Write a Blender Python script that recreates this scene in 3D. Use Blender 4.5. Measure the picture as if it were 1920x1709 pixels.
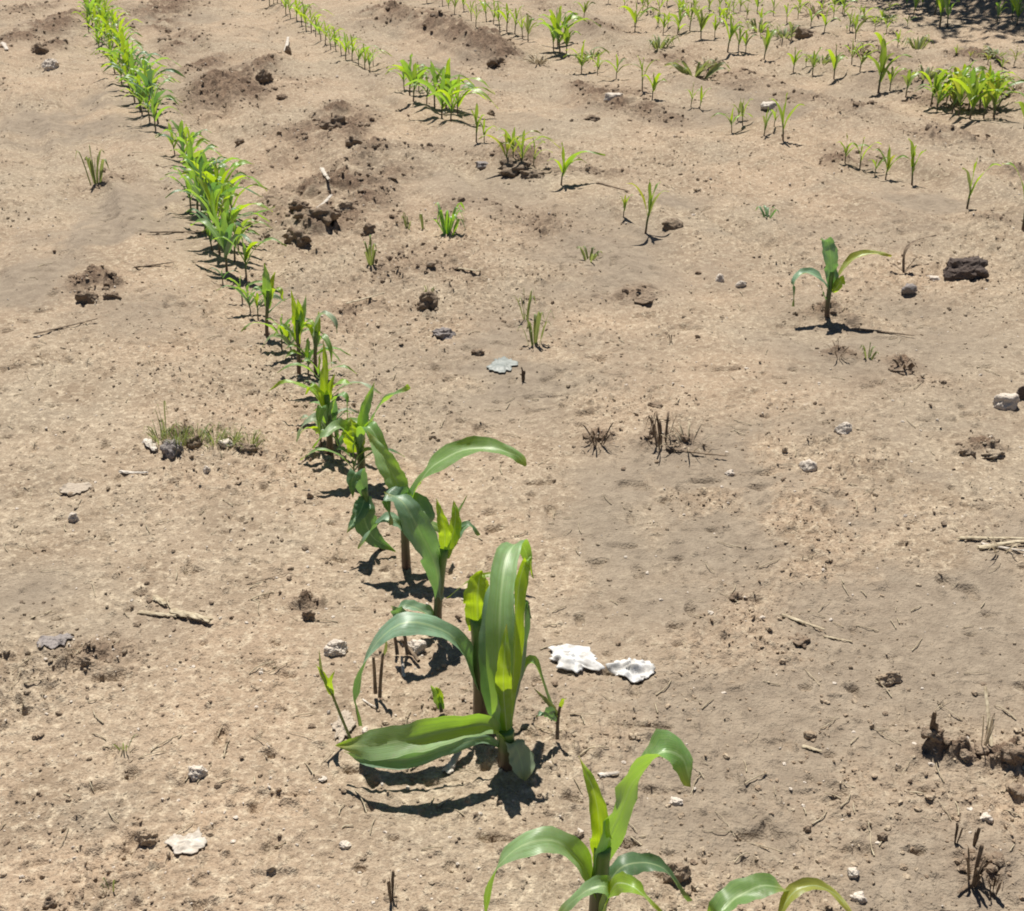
import bpy, math, random
import numpy as np
from mathutils import Vector, Matrix

for o in list(bpy.data.objects): bpy.data.objects.remove(o)
sc = bpy.context.scene
COL = sc.collection
R = math.radians
# ------------------------------------------------------------------ camera
W0, H0, F = 1920.0, 1709.0, 2300.0
CAM_H = 1.1
PITCH = math.atan((H0/2+300.0)/F)
cam = bpy.data.cameras.new('camera'); camo = bpy.data.objects.new('camera', cam); COL.objects.link(camo)
cam.sensor_width = 36.0; cam.lens = F/W0*36.0; cam.clip_start = 0.05; cam.clip_end = 9000
camo.location = (0, 0, CAM_H); camo.rotation_euler = (R(90)-PITCH, 0, 0)
sc.camera = camo
# ------------------------------------------------------------------ light
SUN_EL, SUN_AZ = R(66.5), R(-10)       # azimuth from +Y towards +X
w = bpy.data.worlds.new('World'); sc.world = w; w.use_nodes = True
nt = w.node_tree; sky = nt.nodes.new('ShaderNodeTexSky'); sky.sky_type = 'NISHITA'; sky.sun_disc = False
sky.sun_elevation = SUN_EL; sky.sun_rotation = SUN_AZ; sky.altitude = 1500; sky.air_density = .7; sky.dust_density = .3
bg = nt.nodes['Background']; bg.inputs[1].default_value = 0.05
nt.links.new(sky.outputs[0], bg.inputs[0])
sl = bpy.data.lights.new('sun', 'SUN'); sl.energy = 5.0; sl.angle = R(0.5); sl.color = (1, 0.95, 0.87)
so = bpy.data.objects.new('sun', sl); COL.objects.link(so)
sd = Vector((math.sin(SUN_AZ)*math.cos(SUN_EL), math.cos(SUN_AZ)*math.cos(SUN_EL), math.sin(SUN_EL)))
so.rotation_euler = sd.to_track_quat('Z', 'Y').to_euler(); so.location = sd*20
sc.view_settings.view_transform = 'Standard'; sc.view_settings.look = 'None'
sc.view_settings.exposure = 0.48; sc.view_settings.gamma = 1.0
sc.render.engine = 'CYCLES'
sc.cycles.filter_width = 1.9

# ------------------------------------------------------------------ noise
def _h(ix, iy, s):
    n = (ix*374761393 + iy*668265263 + s*2147483647) & 0xffffffff
    n = ((n ^ (n >> 13))*1274126177) & 0xffffffff
    n = (n ^ (n >> 16)) & 0xffff
    return n/65535.0
def vn(x, y, s=0):
    x = np.asarray(x, float); y = np.asarray(y, float)
    ix = np.floor(x).astype(np.int64); iy = np.floor(y).astype(np.int64)
    fx = x-ix; fy = y-iy; fx = fx*fx*(3-2*fx); fy = fy*fy*(3-2*fy)
    a = _h(ix, iy, s); b = _h(ix+1, iy, s); c = _h(ix, iy+1, s); d = _h(ix+1, iy+1, s)
    return (a*(1-fx)+b*fx)*(1-fy)+(c*(1-fx)+d*fx)*fy
def fbm(x, y, s=0, o=3):
    t = 0; a = 0.5; n = 0
    for k in range(o):
        t = t+a*vn(x, y, s+k); n += a; x = x*2.03+7.1; y = y*2.03-3.3; a *= 0.5
    return t/n
def sstep(a, b, v):
    t = np.clip((v-a)/(b-a), 0, 1); return t*t*(3-2*t)

# ------------------------------------------------------------------ pixel rays (photograph pixels -> world)
CP, SP = math.cos(PITCH), math.sin(PITCH)
def ray(px, py):
    u = (px-W0/2)/F; v = (H0/2-py)/F
    return (u, CP+v*SP, -SP+v*CP)
def g0(px, py):
    d = ray(px, py); t = CAM_H/-d[2]; return d[0]*t, d[1]*t
def scale_at(px, py):                      # metres per photo pixel at that ground point
    x, y = g0(px, py); return (y*CP+CAM_H*SP)/F
# ------------------------------------------------------------------ terrain
# freshly turned, darker crumbly soil: (px, py, rx_px, ry_px, height m, strength)
PATCH = [(90,60,45,40,.04,1),(310,20,60,22,.04,.8),(330,70,30,16,.02,.5),(420,175,62,34,.06,.9),(495,150,22,18,.05,1),
 (470,195,45,14,.03,.8),(630,222,30,14,.05,1),(655,262,30,20,.05,.9),(570,265,60,28,.03,.6),(600,375,85,45,.05,.9),
 (570,445,45,25,.05,1),(680,420,30,30,.03,.7),(760,45,70,14,.05,.7),(850,70,60,16,.05,.8),(920,100,50,20,.05,.9),
 (970,318,55,20,.035,1),(900,312,30,9,.02,.8),(1100,350,90,7,.012,.5),(1150,195,70,25,.03,.5),(1800,205,100,20,.04,.9),
 (1700,165,70,14,.03,.7),(1590,310,55,14,.03,.8),(1560,600,50,14,.022,.9),(330,838,50,20,.020,1),(465,845,34,10,.014,.9),
 (170,550,36,16,.02,1),(215,556,22,9,.014,1),(1255,832,50,13,.012,.8),(1120,828,30,14,.010,.7),(1690,690,34,12,.012,.8),  # first two put the dark of a shaded hole into the soil colour
 (1570,672,40,10,.010,.6),(1840,850,42,12,.012,.8),(575,1150,35,12,.006,.8),(680,590,60,22,.012,.6),(1180,565,60,12,.010,.5),
(625,395,115,55,.03,.95),(590,450,70,30,.03,.95),(430,185,80,40,.03,.8),(640,250,70,34,.03,.8),(705,32,34,12,.05,.9),(740,42,34,13,.06,.9),(780,54,36,13,.06,.9),(820,66,38,15,.06,1),(862,80,38,16,.06,.9),(905,98,36,16,.06,1),(950,116,34,14,.05,.9),
 (1085,172,30,10,.04,.7),(1120,188,34,12,.04,.8),(1165,205,38,12,.04,.8),(1215,216,40,12,.03,.6),(1260,228,40,12,.03,.5),
 (385,128,40,20,.05,.8),(345,88,34,18,.05,.7),(310,48,34,16,.05,.8),(282,14,30,14,.05,.8),(255,-14,30,14,.05,.8),
 (60,25,34,16,.05,.7),(105,95,30,14,.04,.8),(700,300,50,22,.04,.6),(740,350,50,22,.03,.5),(650,340,50,25,.04,.7),(540,360,40,25,.04,.6),(720,440,50,20,.03,.6),(520,300,40,16,.03,.5),
 (1030,20,40,10,.04,.5),(1130,60,50,12,.04,.5),(1250,110,60,12,.03,.5),(1400,170,70,12,.03,.5),(1640,225,80,14,.03,.5),(1780,270,90,14,.03,.5),(1640,110,60,14,.03,.6),(1500,75,60,10,.03,.6),
 (1830,120,60,14,.04,.7),(1900,330,40,12,.03,.5),(440,330,60,16,.02,.4),(200,350,50,14,.012,.5),(790,300,60,16,.02,.4),(1000,440,80,20,.015,.4),
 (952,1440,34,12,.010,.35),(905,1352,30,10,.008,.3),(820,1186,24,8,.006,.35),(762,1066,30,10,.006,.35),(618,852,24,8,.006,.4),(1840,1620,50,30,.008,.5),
 (1780,1410,60,16,.010,.8),(1880,1420,50,16,.012,.8),(1500,200,90,16,.02,.4),(1350,150,110,14,.02,.4),(1840,420,70,12,.02,.4),
 (560,170,60,12,.02,.3),(250,40,80,30,.03,.3),(770,520,120,40,.012,.35),(900,420,120,30,.012,.3),(1700,730,120,20,.008,.25),(180,1240,80,30,.003,.5)]
PW = []
for (a, b, rx, ry, h, s) in PATCH:
    cx, cy = g0(a, b); x1, _ = g0(a+rx, b); _, y1 = g0(a, b-ry); _, y2 = g0(a, b+ry)
    PW.append((cx, cy, abs(x1-cx), abs(y1-y2)/2, h, s))
CRUST = [(200,440,170,70,.8),(90,240,110,50,.7),(60,540,90,60,.8),(260,600,120,40,.5),(850,140,110,30,.6),(960,680,200,90,.8),(1120,520,150,50,.8),(1300,440,120,60,.6),
 (1350,940,240,110,.9),(1650,620,240,70,.7),(1720,380,90,30,.5),(1560,1080,260,70,.5),(1750,1180,260,90,1),(1480,1330,200,60,.8),(1390,1420,140,60,.8),(1620,1290,200,70,.8),(1330,1560,180,60,.5),
 (480,600,100,50,.5),(520,980,120,50,.4),(60,1120,80,60,.6),(250,1200,140,40,.3),(1300,1130,100,40,.6),(1750,1640,220,80,.6),(1450,230,120,25,.5),(1100,60,90,20,.5),(1340,520,60,30,.4),(1850,950,120,60,.7)]
CW = []
for (a, b, rx, ry, s_) in CRUST:
    cx, cy = g0(a, b); x1, _ = g0(a+rx, b); _, y1 = g0(a, b-ry); _, y2 = g0(a, b+ry); CW.append((cx, cy, abs(x1-cx), abs(y1-y2)/2, s_))
def crust(x, y):
    c = np.zeros_like(x)
    for (cx, cy, rx, ry, s_) in CW:
        d = ((x-cx)/rx)**2+((y-cy)/ry)**2; c = np.maximum(c, np.where(d < 8, np.exp(-d*.8), 0)*s_)
    n = fbm(x*5.5, y*5.5, 151, 4); n2 = fbm(x*1.3, y*1.3, 161, 3)
    return np.clip(c*1.7*sstep(.25, .62, n)+.55*sstep(.52, .72, n2)*sstep(.35, .6, n), 0, 1)
RDIR = Vector((-990.0, F/CP, 0)).normalized()      # crop-row direction
RN = Vector((RDIR.y, -RDIR.x, 0))
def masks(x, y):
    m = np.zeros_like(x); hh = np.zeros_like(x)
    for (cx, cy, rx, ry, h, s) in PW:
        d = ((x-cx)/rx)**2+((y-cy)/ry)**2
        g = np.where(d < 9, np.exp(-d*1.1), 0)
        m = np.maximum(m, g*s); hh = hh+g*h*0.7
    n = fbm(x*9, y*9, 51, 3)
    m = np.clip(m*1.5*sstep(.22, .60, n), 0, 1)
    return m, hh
def height(x, y, fine=True):
    x = np.asarray(x, float); y = np.asarray(y, float)
    m, hh = masks(x, y)
    z = (fbm(x*.9, y*.9, 3, 2)-.5)*.030+(fbm(x*4.5, y*4.5, 9, 2)-.5)*.012
    q = x*RN.x+y*RN.y
    q2 = x*RDIR.x+y*RDIR.y
    fr = sstep(2.2, 4.0, y)
    z = z+.008*np.cos((q-0.2)*2*math.pi/1.3)
    z = z+(fbm(q*5.5, q2*1.1, 201, 3)-.5)*(.012+.080*fr)          # drag marks along the rows
    rd = np.abs(fbm(q*3.1+4, q2*.8, 211, 3)-.5)*2; z = z+(1-rd)**3*.030*fr
    n = vn(x*22, y*22, 21); bl = np.abs(vn(x*38, y*38, 31)-.5)*2
    z = z+hh*(.35+.9*n*(1-bl*.5))
    if fine:
        fade = 1/(1+(np.maximum(y, 0)/5)**2)
        crumb = sstep(.42, .62, fbm(x*2.2, y*2.2, 77, 3))
        cr_ = crust(x, y); c = (.45+.75*crumb)*(1-.65*cr_)+1.3*m
        r1 = 1-np.abs(2*vn(x*45, y*45, 14)-1); r2 = 1-np.abs(2*vn(x*95+5, y*95, 15)-1); r3 = vn(x*190, y*190, 16)
        z = z+c*(.0055*r1**2*(1+m)+.0055*r2**2*(.3+.7*fade)+.0036*r3*fade)
        r4 = vn(x*70, y*70, 99); z = z+np.where(r4 > .80, (r4-.80)*.050, 0)*(.5+c*.6)
        r5 = vn(x*28, y*40, 98); z = z-np.where(r5 > .84, (r5-.84)*.09, 0)
    return z
_ys = np.concatenate([np.linspace(-6, .8, 60), np.geomspace(.82, 14, 1150), np.geomspace(14.4, 900, 70)])
_s = np.linspace(-.62, .62, 1000); _e = .62*np.geomspace(1.02, 14, 45); _s = np.concatenate([-_e[::-1], _s, _e])
GY, _S = np.meshgrid(_ys, _s, indexing='ij'); GX = _S*np.maximum(GY+.55, 1.2)
GZ = height(GX, GY)*(1-sstep(30, 80, np.hypot(GX, GY)))       # far cells stay calm: their spacing cannot carry the relief
def G(x, y):
    i = int(np.clip(np.searchsorted(_ys, y)-1, 0, len(_ys)-2)); fy = (y-_ys[i])/(_ys[i+1]-_ys[i])
    u = x/max(y+.55, 1.2); j = int(np.clip(np.searchsorted(_s, u)-1, 0, len(_s)-2)); fx = (u-_s[j])/(_s[j+1]-_s[j])
    fx = min(1, max(0, fx)); fy = min(1, max(0, fy))
    return float((GZ[i, j]*(1-fx)+GZ[i, j+1]*fx)*(1-fy)+(GZ[i+1, j]*(1-fx)+GZ[i+1, j+1]*fx)*fy)
def gp(px, py):
    z = 0.0
    d = ray(px, py)
    for _ in range(5):
        t = (CAM_H-z)/-d[2]; x, y = d[0]*t, d[1]*t; z = G(x, y)
    return Vector((x, y, z))
def at_depth(px, py, Y):
    d = ray(px, py); t = Y/d[1]
    p = Vector((d[0]*t, Y, CAM_H+d[2]*t))
    gz = G(p.x, p.y)+.004
    k = 0
    while p.z < gz and k < 60:
        t *= .995; p = Vector((d[0]*t, d[1]*t, CAM_H+d[2]*t)); k += 1
    return p
# ------------------------------------------------------------------ materials
def newmat(name):
    m = bpy.data.materials.new(name); m.use_nodes = True
    t = m.node_tree; t.nodes.clear(); out = t.nodes.new('ShaderNodeOutputMaterial'); return m, t, out
def N(t, k, **kw):
    n = t.nodes.new(k)
    for a, b in kw.items(): setattr(n, a, b)
    return n
def noise(t, co, scale, detail=4, rough=.55):
    n = N(t, 'ShaderNodeTexNoise'); n.inputs['Scale'].default_value = scale; n.inputs['Detail'].default_value = detail
    n.inputs['Roughness'].default_value = rough
    if co: t.links.new(co, n.inputs['Vector'])
    return n.outputs['Fac']
def ramp(t, fac, stops):
    r = N(t, 'ShaderNodeValToRGB'); e = r.color_ramp.elements
    while len(e) < len(stops): e.new(.5)
    for i, (p, c) in enumerate(stops): e[i].position = p; e[i].color = (*c, 1) if len(c) == 3 else c
    t.links.new(fac, r.inputs[0]); return r.outputs[0]
def mix(t, f, a, b, mode='MIX'):
    m = N(t, 'ShaderNodeMixRGB', blend_type=mode)
    for s, v in ((0, f), (1, a), (2, b)):
        if hasattr(v, 'is_linked') or isinstance(v, bpy.types.NodeSocket): t.links.new(v, m.inputs[s])
        elif s == 0: m.inputs[0].default_value = v
        else: m.inputs[s].default_value = (*v, 1)
    return m.outputs[0]
def bw(t, v, lo, hi): return ramp(t, v, [(lo, (0, 0, 0)), (hi, (1, 1, 1))])
def soil_mat(name, moist_attr=True, tint=None):
    m, t, out = newmat(name)
    g = N(t, 'ShaderNodeNewGeometry'); co = g.outputs['Position']
    big = noise(t, co, 1.5, 3); mid = noise(t, co, 7, 4, .6); sm = noise(t, co, 70, 3, .7); gr = noise(t, co, 230, 2, .7)
    base = mix(t, bw(t, big, .42, .60), (.378, .286, .200), (.328, .268, .196))     # pink-tan to grey crust
    base = mix(t, bw(t, mid, .45, .72), base, (.245, .185, .128))
    base = mix(t, bw(t, noise(t, co, 3.1, 5, .65), .56, .72), base, (.26, .215, .160))
    base = mix(t, bw(t, sm, .48, .75), base, (.58, .49, .36))
    base = mix(t, bw(t, noise(t, co, 48, 4, .75), .60, .78), base, (.17, .120, .078))
    gm = N(t, 'ShaderNodeMath', operation='MULTIPLY'); t.links.new(bw(t, gr, .46, .66), gm.inputs[0]); gm.inputs[1].default_value = .55
    base = mix(t, gm.outputs[0], base, (.20, .145, .10))
    if moist_attr:
        ca = N(t, 'ShaderNodeAttribute'); ca.attribute_name = 'crust'
        cc = mix(t, bw(t, noise(t, co, 26, 4, .7), .40, .66), (.210, .170, .128), (.295, .243, .183))
        cm = N(t, 'ShaderNodeMath', operation='MULTIPLY'); t.links.new(ca.outputs['Fac'], cm.inputs[0]); cm.inputs[1].default_value = .85
        base = mix(t, cm.outputs[0], base, cc)
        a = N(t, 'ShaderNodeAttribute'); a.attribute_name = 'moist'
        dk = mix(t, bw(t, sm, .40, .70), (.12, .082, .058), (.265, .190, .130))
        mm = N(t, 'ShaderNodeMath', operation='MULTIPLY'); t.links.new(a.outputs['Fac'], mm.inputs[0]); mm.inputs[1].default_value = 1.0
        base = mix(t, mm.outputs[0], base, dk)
    if tint: base = mix(t, tint[0], base, tint[1])
    p = N(t, 'ShaderNodeBsdfPrincipled'); p.inputs['Roughness'].default_value = .93; p.inputs['Specular IOR Level'].default_value = .12
    t.links.new(base, p.inputs['Base Color'])
    b = N(t, 'ShaderNodeBump'); b.inputs['Strength'].default_value = .8; b.inputs['Distance'].default_value = .005
    s = N(t, 'ShaderNodeMath', operation='ADD'); t.links.new(sm, s.inputs[0]); t.links.new(gr, s.inputs[1])
    t.links.new(s.outputs[0], b.inputs['Height']); t.links.new(b.outputs[0], p.inputs['Normal'])
    t.links.new(p.outputs[0], out.inputs[0]); return m
M = {}
M['soil'] = soil_mat('dry_soil')
M['clod'] = soil_mat('soil_clod', False)
M['clod_dark'] = soil_mat('dark_clod', False, (.50, (.125, .085, .062)))
M['stone'] = soil_mat('pale_stone', False, (.88, (.62, .55, .47)))
M['flake'] = soil_mat('pale_flake', False, (.5, (.50, .44, .37)))
M['stone_dark'] = soil_mat('dark_stone', False, (.85, (.07, .055, .055)))
M['stone_grey'] = soil_mat('grey_stone', False, (.80, (.26, .24, .24)))
def leaf_mat(name, face, back, trans, dry=.0, rough=.36):
    m, t, out = newmat(name)
    tc = N(t, 'ShaderNodeTexCoord'); uv = tc.outputs['UV']
    sep = N(t, 'ShaderNodeSeparateXYZ'); t.links.new(uv, sep.inputs[0])
    oi = N(t, 'ShaderNodeObjectInfo')
    # veins across the blade
    wv = N(t, 'ShaderNodeMath', operation='MULTIPLY'); t.links.new(sep.outputs[0], wv.inputs[0]); wv.inputs[1].default_value = 110
    sn = N(t, 'ShaderNodeMath', operation='SINE'); t.links.new(wv.outputs[0], sn.inputs[0])
    # midrib
    d = N(t, 'ShaderNodeMath', operation='SUBTRACT'); t.links.new(sep.outputs[0], d.inputs[0]); d.inputs[1].default_value = .5
    ab = N(t, 'ShaderNodeMath', operation='ABSOLUTE'); t.links.new(d.outputs[0], ab.inputs[0])
    rib = ramp(t, ab.outputs[0], [(.015, (1, 1, 1)), (.055, (0, 0, 0))])
    mp = N(t, 'ShaderNodeMapping'); mp.inputs['Scale'].default_value = (34, 1.3, 1); t.links.new(uv, mp.inputs[0])
    st = noise(t, mp.outputs[0], 1.0, 3)
    g = N(t, 'ShaderNodeNewGeometry'); bl = noise(t, g.outputs['Position'], 35, 3)
    c = mix(t, bw(t, st, .40, .60), tuple(v*.78 for v in face), tuple(min(1, v*1.5) for v in face))
    c = mix(t, bw(t, bl, .45, .75), c, tuple(v*.7 for v in face))
    c = mix(t, g.outputs['Backfacing'], c, back)
    ds = N(t, 'ShaderNodeMath', operation='MULTIPLY'); t.links.new(bw(t, noise(t, g.outputs['Position'], 85, 5, .7), .50, .68), ds.inputs[0]); ds.inputs[1].default_value = .42
    c = mix(t, ds.outputs[0], c, (.36, .38, .27))
    c = mix(t, bw(t, noise(t, g.outputs['Position'], 160, 3, .6), .70, .76), c, (.24, .17, .08))
    rb = N(t, 'ShaderNodeMath', operation='MULTIPLY'); t.links.new(rib, rb.inputs[0]); rb.inputs[1].default_value = .85
    c = mix(t, rb.outputs[0], c, (.45, .58, .32))
    tip = ramp(t, sep.outputs[1], [(.84, (0, 0, 0)), (1.0, (.9, .9, .9))])
    c = mix(t, tip, c, (.42, .36, .09))
    hs = N(t, 'ShaderNodeHueSaturation')
    hm = N(t, 'ShaderNodeMapRange'); hm.inputs[3].default_value = .485; hm.inputs[4].default_value = .508; t.links.new(oi.outputs['Random'], hm.inputs[0])
    vm = N(t, 'ShaderNodeMapRange'); vm.inputs[3].default_value = .82; vm.inputs[4].default_value = 1.2; t.links.new(oi.outputs['Random'], vm.inputs[0])
    t.links.new(hm.outputs[0], hs.inputs['Hue']); t.links.new(vm.outputs[0], hs.inputs['Value']); t.links.new(c, hs.inputs['Color'])
    p = N(t, 'ShaderNodeBsdfPrincipled'); p.inputs['Roughness'].default_value = rough; p.inputs['Specular IOR Level'].default_value = .55
    t.links.new(hs.outputs[0], p.inputs['Base Color'])
    tr = N(t, 'ShaderNodeBsdfTranslucent')
    tcx = mix(t, bw(t, st, .38, .66), trans, tuple(v*.55 for v in trans)); t.links.new(tcx, tr.inputs[0])
    b = N(t, 'ShaderNodeBump'); b.inputs['Strength'].default_value = .12; b.inputs['Distance'].default_value = .0008
    ad = N(t, 'ShaderNodeMath', operation='ADD'); t.links.new(sn.outputs[0], ad.inputs[0]); t.links.new(st, ad.inputs[1])
    t.links.new(ad.outputs[0], b.inputs['Height']); t.links.new(b.outputs[0], p.inputs['Normal'])
    ms = N(t, 'ShaderNodeMixShader'); ms.inputs[0].default_value = .42
    t.links.new(p.outputs[0], ms.inputs[1]); t.links.new(tr.outputs[0], ms.inputs[2]); t.links.new(ms.outputs[0], out.inputs[0])
    return m
M['leaf'] = leaf_mat('maize_leaf', (.235, .375, .195), (.15, .27, .11), (.46, .78, .035), rough=.38)
M['leaf_young'] = leaf_mat('young_leaf', (.16, .30, .030), (.18, .32, .05), (.72, .98, .020))
M['leaf_blue'] = leaf_mat('blue_green_leaf', (.235, .37, .255), (.13, .23, .14), (.20, .42, .06), rough=.38)
M['leaf_yellow'] = leaf_mat('yellowish_leaf', (.26, .33, .05), (.28, .34, .08), (.66, .70, .06))
M['leaf_far'] = leaf_mat('seedling_leaf', (.15, .27, .045), (.16, .28, .07), (.52, .72, .05))
M['leaf_weed'] = leaf_mat('weed_leaf', (.17, .22, .08), (.18, .23, .10), (.38, .44, .10), rough=.55)
M['leaf_pale'] = leaf_mat('pale_leaf', (.33, .42, .27), (.34, .42, .28), (.35, .48, .22), rough=.45)
def simple(name, c1, c2, scale=40, rough=.7, trans=0, bump=.4):
    m, t, out = newmat(name)
    g = N(t, 'ShaderNodeNewGeometry'); co = g.outputs['Position']
    n = noise(t, co, scale, 4, .65)
    p = N(t, 'ShaderNodeBsdfPrincipled'); p.inputs['Roughness'].default_value = rough; p.inputs['Specular IOR Level'].default_value = .3
    c = mix(t, bw(t, n, .38, .66), c1, c2); t.links.new(c, p.inputs['Base Color'])
    b = N(t, 'ShaderNodeBump'); b.inputs['Strength'].default_value = bump; b.inputs['Distance'].default_value = .002
    t.links.new(n, b.inputs['Height']); t.links.new(b.outputs[0], p.inputs['Normal'])
    if trans:
        tr = N(t, 'ShaderNodeBsdfTranslucent'); t.links.new(c, tr.inputs[0])
        ms = N(t, 'ShaderNodeMixShader'); ms.inputs[0].default_value = trans
        t.links.new(p.outputs[0], ms.inputs[1]); t.links.new(tr.outputs[0], ms.inputs[2]); t.links.new(ms.outputs[0], out.inputs[0])
    else: t.links.new(p.outputs[0], out.inputs[0])
    return m
def stem_mat():
    m, t, out = newmat('maize_stem')
    tc = N(t, 'ShaderNodeTexCoord'); sep = N(t, 'ShaderNodeSeparateXYZ'); t.links.new(tc.outputs['UV'], sep.inputs[0])
    c = ramp(t, sep.outputs[1], [(0, (.13, .035, .04)), (.35, (.15, .07, .05)), (.65, (.10, .17, .05)), (1, (.16, .30, .05))])
    g = N(t, 'ShaderNodeNewGeometry'); n = noise(t, g.outputs['Position'], 120, 3)
    c = mix(t, n, c, (.07, .09, .03)); c = mix(t, .5, c, ramp(t, sep.outputs[1], [(0, (.12, .035, .04)), (.6, (.08, .15, .04)), (1, (.18, .32, .05))]))
    p = N(t, 'ShaderNodeBsdfPrincipled'); p.inputs['Roughness'].default_value = .45; t.links.new(c, p.inputs['Base Color'])
    t.links.new(p.outputs[0], out.inputs[0]); return m
M['stem'] = stem_mat()
M['straw'] = simple('dry_straw', (.36, .29, .19), (.60, .52, .37), 90, .7, .15)
M['straw_dark'] = simple('dead_stalk', (.11, .08, .055), (.27, .20, .135), 90, .85)
M['white'] = simple('white_plastic', (.50, .48, .45), (.84, .84, .83), 60, .6, .12)
M['chip'] = simple('pale_chip', (.38, .33, .27), (.62, .57, .50), 90, .8)
M['bluegrey'] = simple('blue_grey_plastic', (.20, .22, .205), (.33, .345, .32), 60, .5)
M['bark'] = simple('bark', (.10, .075, .055), (.22, .17, .13), 30, .9)
M['crownleaf'] = simple('crown_leaves', (.045, .09, .02), (.08, .14, .03), 6, .6, .25)

# ------------------------------------------------------------------ object helpers
def link(name, me, mat, parent=None):
    o = bpy.data.objects.new(name, me); COL.objects.link(o)
    if mat: me.materials.append(mat)
    if parent: o.parent = parent
    return o
def meshobj(name, V, Fc, mat, parent=None, uv=None, smooth=True, origin=None):
    me = bpy.data.meshes.new(name)
    if origin is not None: V = [tuple(Vector(v)-origin) for v in V]
    me.from_pydata([tuple(v) for v in V], [], Fc)
    if uv is not None:
        l = me.uv_layers.new(name='UVMap')
        idx = np.empty(len(me.loops), np.int32); me.loops.foreach_get('vertex_index', idx)
        l.data.foreach_set('uv', np.asarray(uv, np.float32)[idx].ravel())
    if smooth: me.polygons.foreach_set('use_smooth', [True]*len(me.polygons))
    me.update()
    o = link(name, me, mat, parent)
    if origin is not None and parent is None: o.location = origin
    return o
def tag(o, label, cat, group=None, kind=None):
    if label: o['label'] = label
    if cat: o['category'] = cat
    if group: o['group'] = group
    if kind: o['kind'] = kind
    return o
def empty(name, loc):
    e = bpy.data.objects.new(name, None); COL.objects.link(e); e.location = loc; e.empty_display_size = .05; return e
def catmull(P, n):
    P = [Vector(p) for p in P]
    if len(P) == 2: P = [P[0], (P[0]+P[1])/2, P[1]]
    Q = [2*P[0]-P[1]]+P+[2*P[-1]-P[-2]]; out = []
    m = len(P)-1
    for i in range(n+1):
        s = i/n*m; k = min(int(s), m-1); u = s-k
        a, b, c, d = Q[k], Q[k+1], Q[k+2], Q[k+3]
        out.append(.5*((2*b)+(c-a)*u+(2*a-5*b+4*c-d)*u*u+(3*b-a-3*c+d)*u*u*u))
    return out
def blade_geo(P, width, roll=(0, 0), fold=.45, wave=.09, n=18, base=.5, peak=.35, seed=0, side=None, na=6):
    """leaf blade: ribbon with a folded midrib, wavy margins"""
    C = catmull(P, n); rnd = random.Random(seed)
    ph = rnd.uniform(0, 6.3); fr = rnd.uniform(9, 15)
    hd = Vector((C[-1].x-C[0].x, C[-1].y-C[0].y, 0))
    if side is None:
        if hd.length < 1e-4: hd = Vector((1, 0, 0))
        side = Vector((-hd.y, hd.x, 0)).normalized()
    else: side = Vector(side).normalized()
    V = []; UV = []; Fc = []
    for i, p in enumerate(C):
        t = i/n
        T = (C[min(i+1, n)]-C[max(i-1, 0)]).normalized()
        s = side-T*side.dot(T)
        s = s.normalized() if s.length > .05 else Vector((1, 0, 0))
        k = t*(len(roll)-1); a = int(min(k, len(roll)-2)); rl = roll[a]+(roll[a+1]-roll[a])*(k-a)
        s = Matrix.Rotation(R(rl), 3, T) @ s
        nn = s.cross(T).normalized()
        if nn.z < 0 and abs(rl) < 60: nn = -nn
        up = base+(1-base)*math.sin(min(1, t/peak)*math.pi/2)
        tp = 1-max(0, (t-peak)/(1-peak))**1.5
        wd = width*.90*up*max(tp, .02)*.5*(1+.07*math.sin(t*23+ph)+.05*math.sin(t*51+ph*2))
        fo = fold*(1-.6*t)
        for j in range(na+1):
            u = j/na*2-1
            off = s*(u*wd*math.cos(fo))+nn*(abs(u)**1.3*wd*math.sin(fo))
            off += nn*(.05*width*math.sin(t*7+ph+u*2.1)+.022*width*math.sin(t*31+ph*3+u*4))
            off += nn*(wave*width*abs(u)**2*math.sin(t*fr+ph+(1.7 if u > 0 else 0)))
            V.append(p+off); UV.append((j/na, t))
    for i in range(n):
        for j in range(na):
            a = i*(na+1)+j; Fc.append((a, a+1, a+na+2, a+na+1))
    return V, Fc, UV
def tube_geo(P, r0, r1, n=10, sides=8, bulge=0):
    C = catmull(P, n); V = []; UV = []; Fc = []
    ref = Vector((1, 0, 0))
    for i, p in enumerate(C):
        t = i/n; T = (C[min(i+1, n)]-C[max(i-1, 0)]).normalized()
        if abs(T.dot(ref)) > .95: ref = Vector((0, 1, 0))
        a = T.cross(ref).normalized(); b = T.cross(a)
        r = r0+(r1-r0)*t; r *= 1+bulge*math.sin(t*14)
        for j in range(sides):
            an = j/sides*2*math.pi; V.append(p+(a*math.cos(an)+b*math.sin(an))*r); UV.append((j/sides, t))
    for i in range(n):
        for j in range(sides):
            k = (j+1) % sides; Fc.append((i*sides+j, i*sides+k, (i+1)*sides+k, (i+1)*sides+j))
    c = len(V); V.append(C[-1]); UV.append((.5, 1))
    for j in range(sides): Fc.append((n*sides+j, n*sides+(j+1) % sides, c))
    return V, Fc, UV
def leaf(parent, org, P, width, mat='leaf', name='leaf', **kw):
    V, Fc, UV = blade_geo(P, width, **kw)
    return meshobj(name, V, Fc, M[mat], parent, UV, origin=org)
def stem(parent, org, P, r0, r1, mat='stem', name='stem', sides=8, bulge=.05):
    V, Fc, UV = tube_geo(P, r0, r1, sides=sides, bulge=bulge)
    return meshobj(name, V, Fc, M[mat], parent, UV, origin=org)

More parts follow.
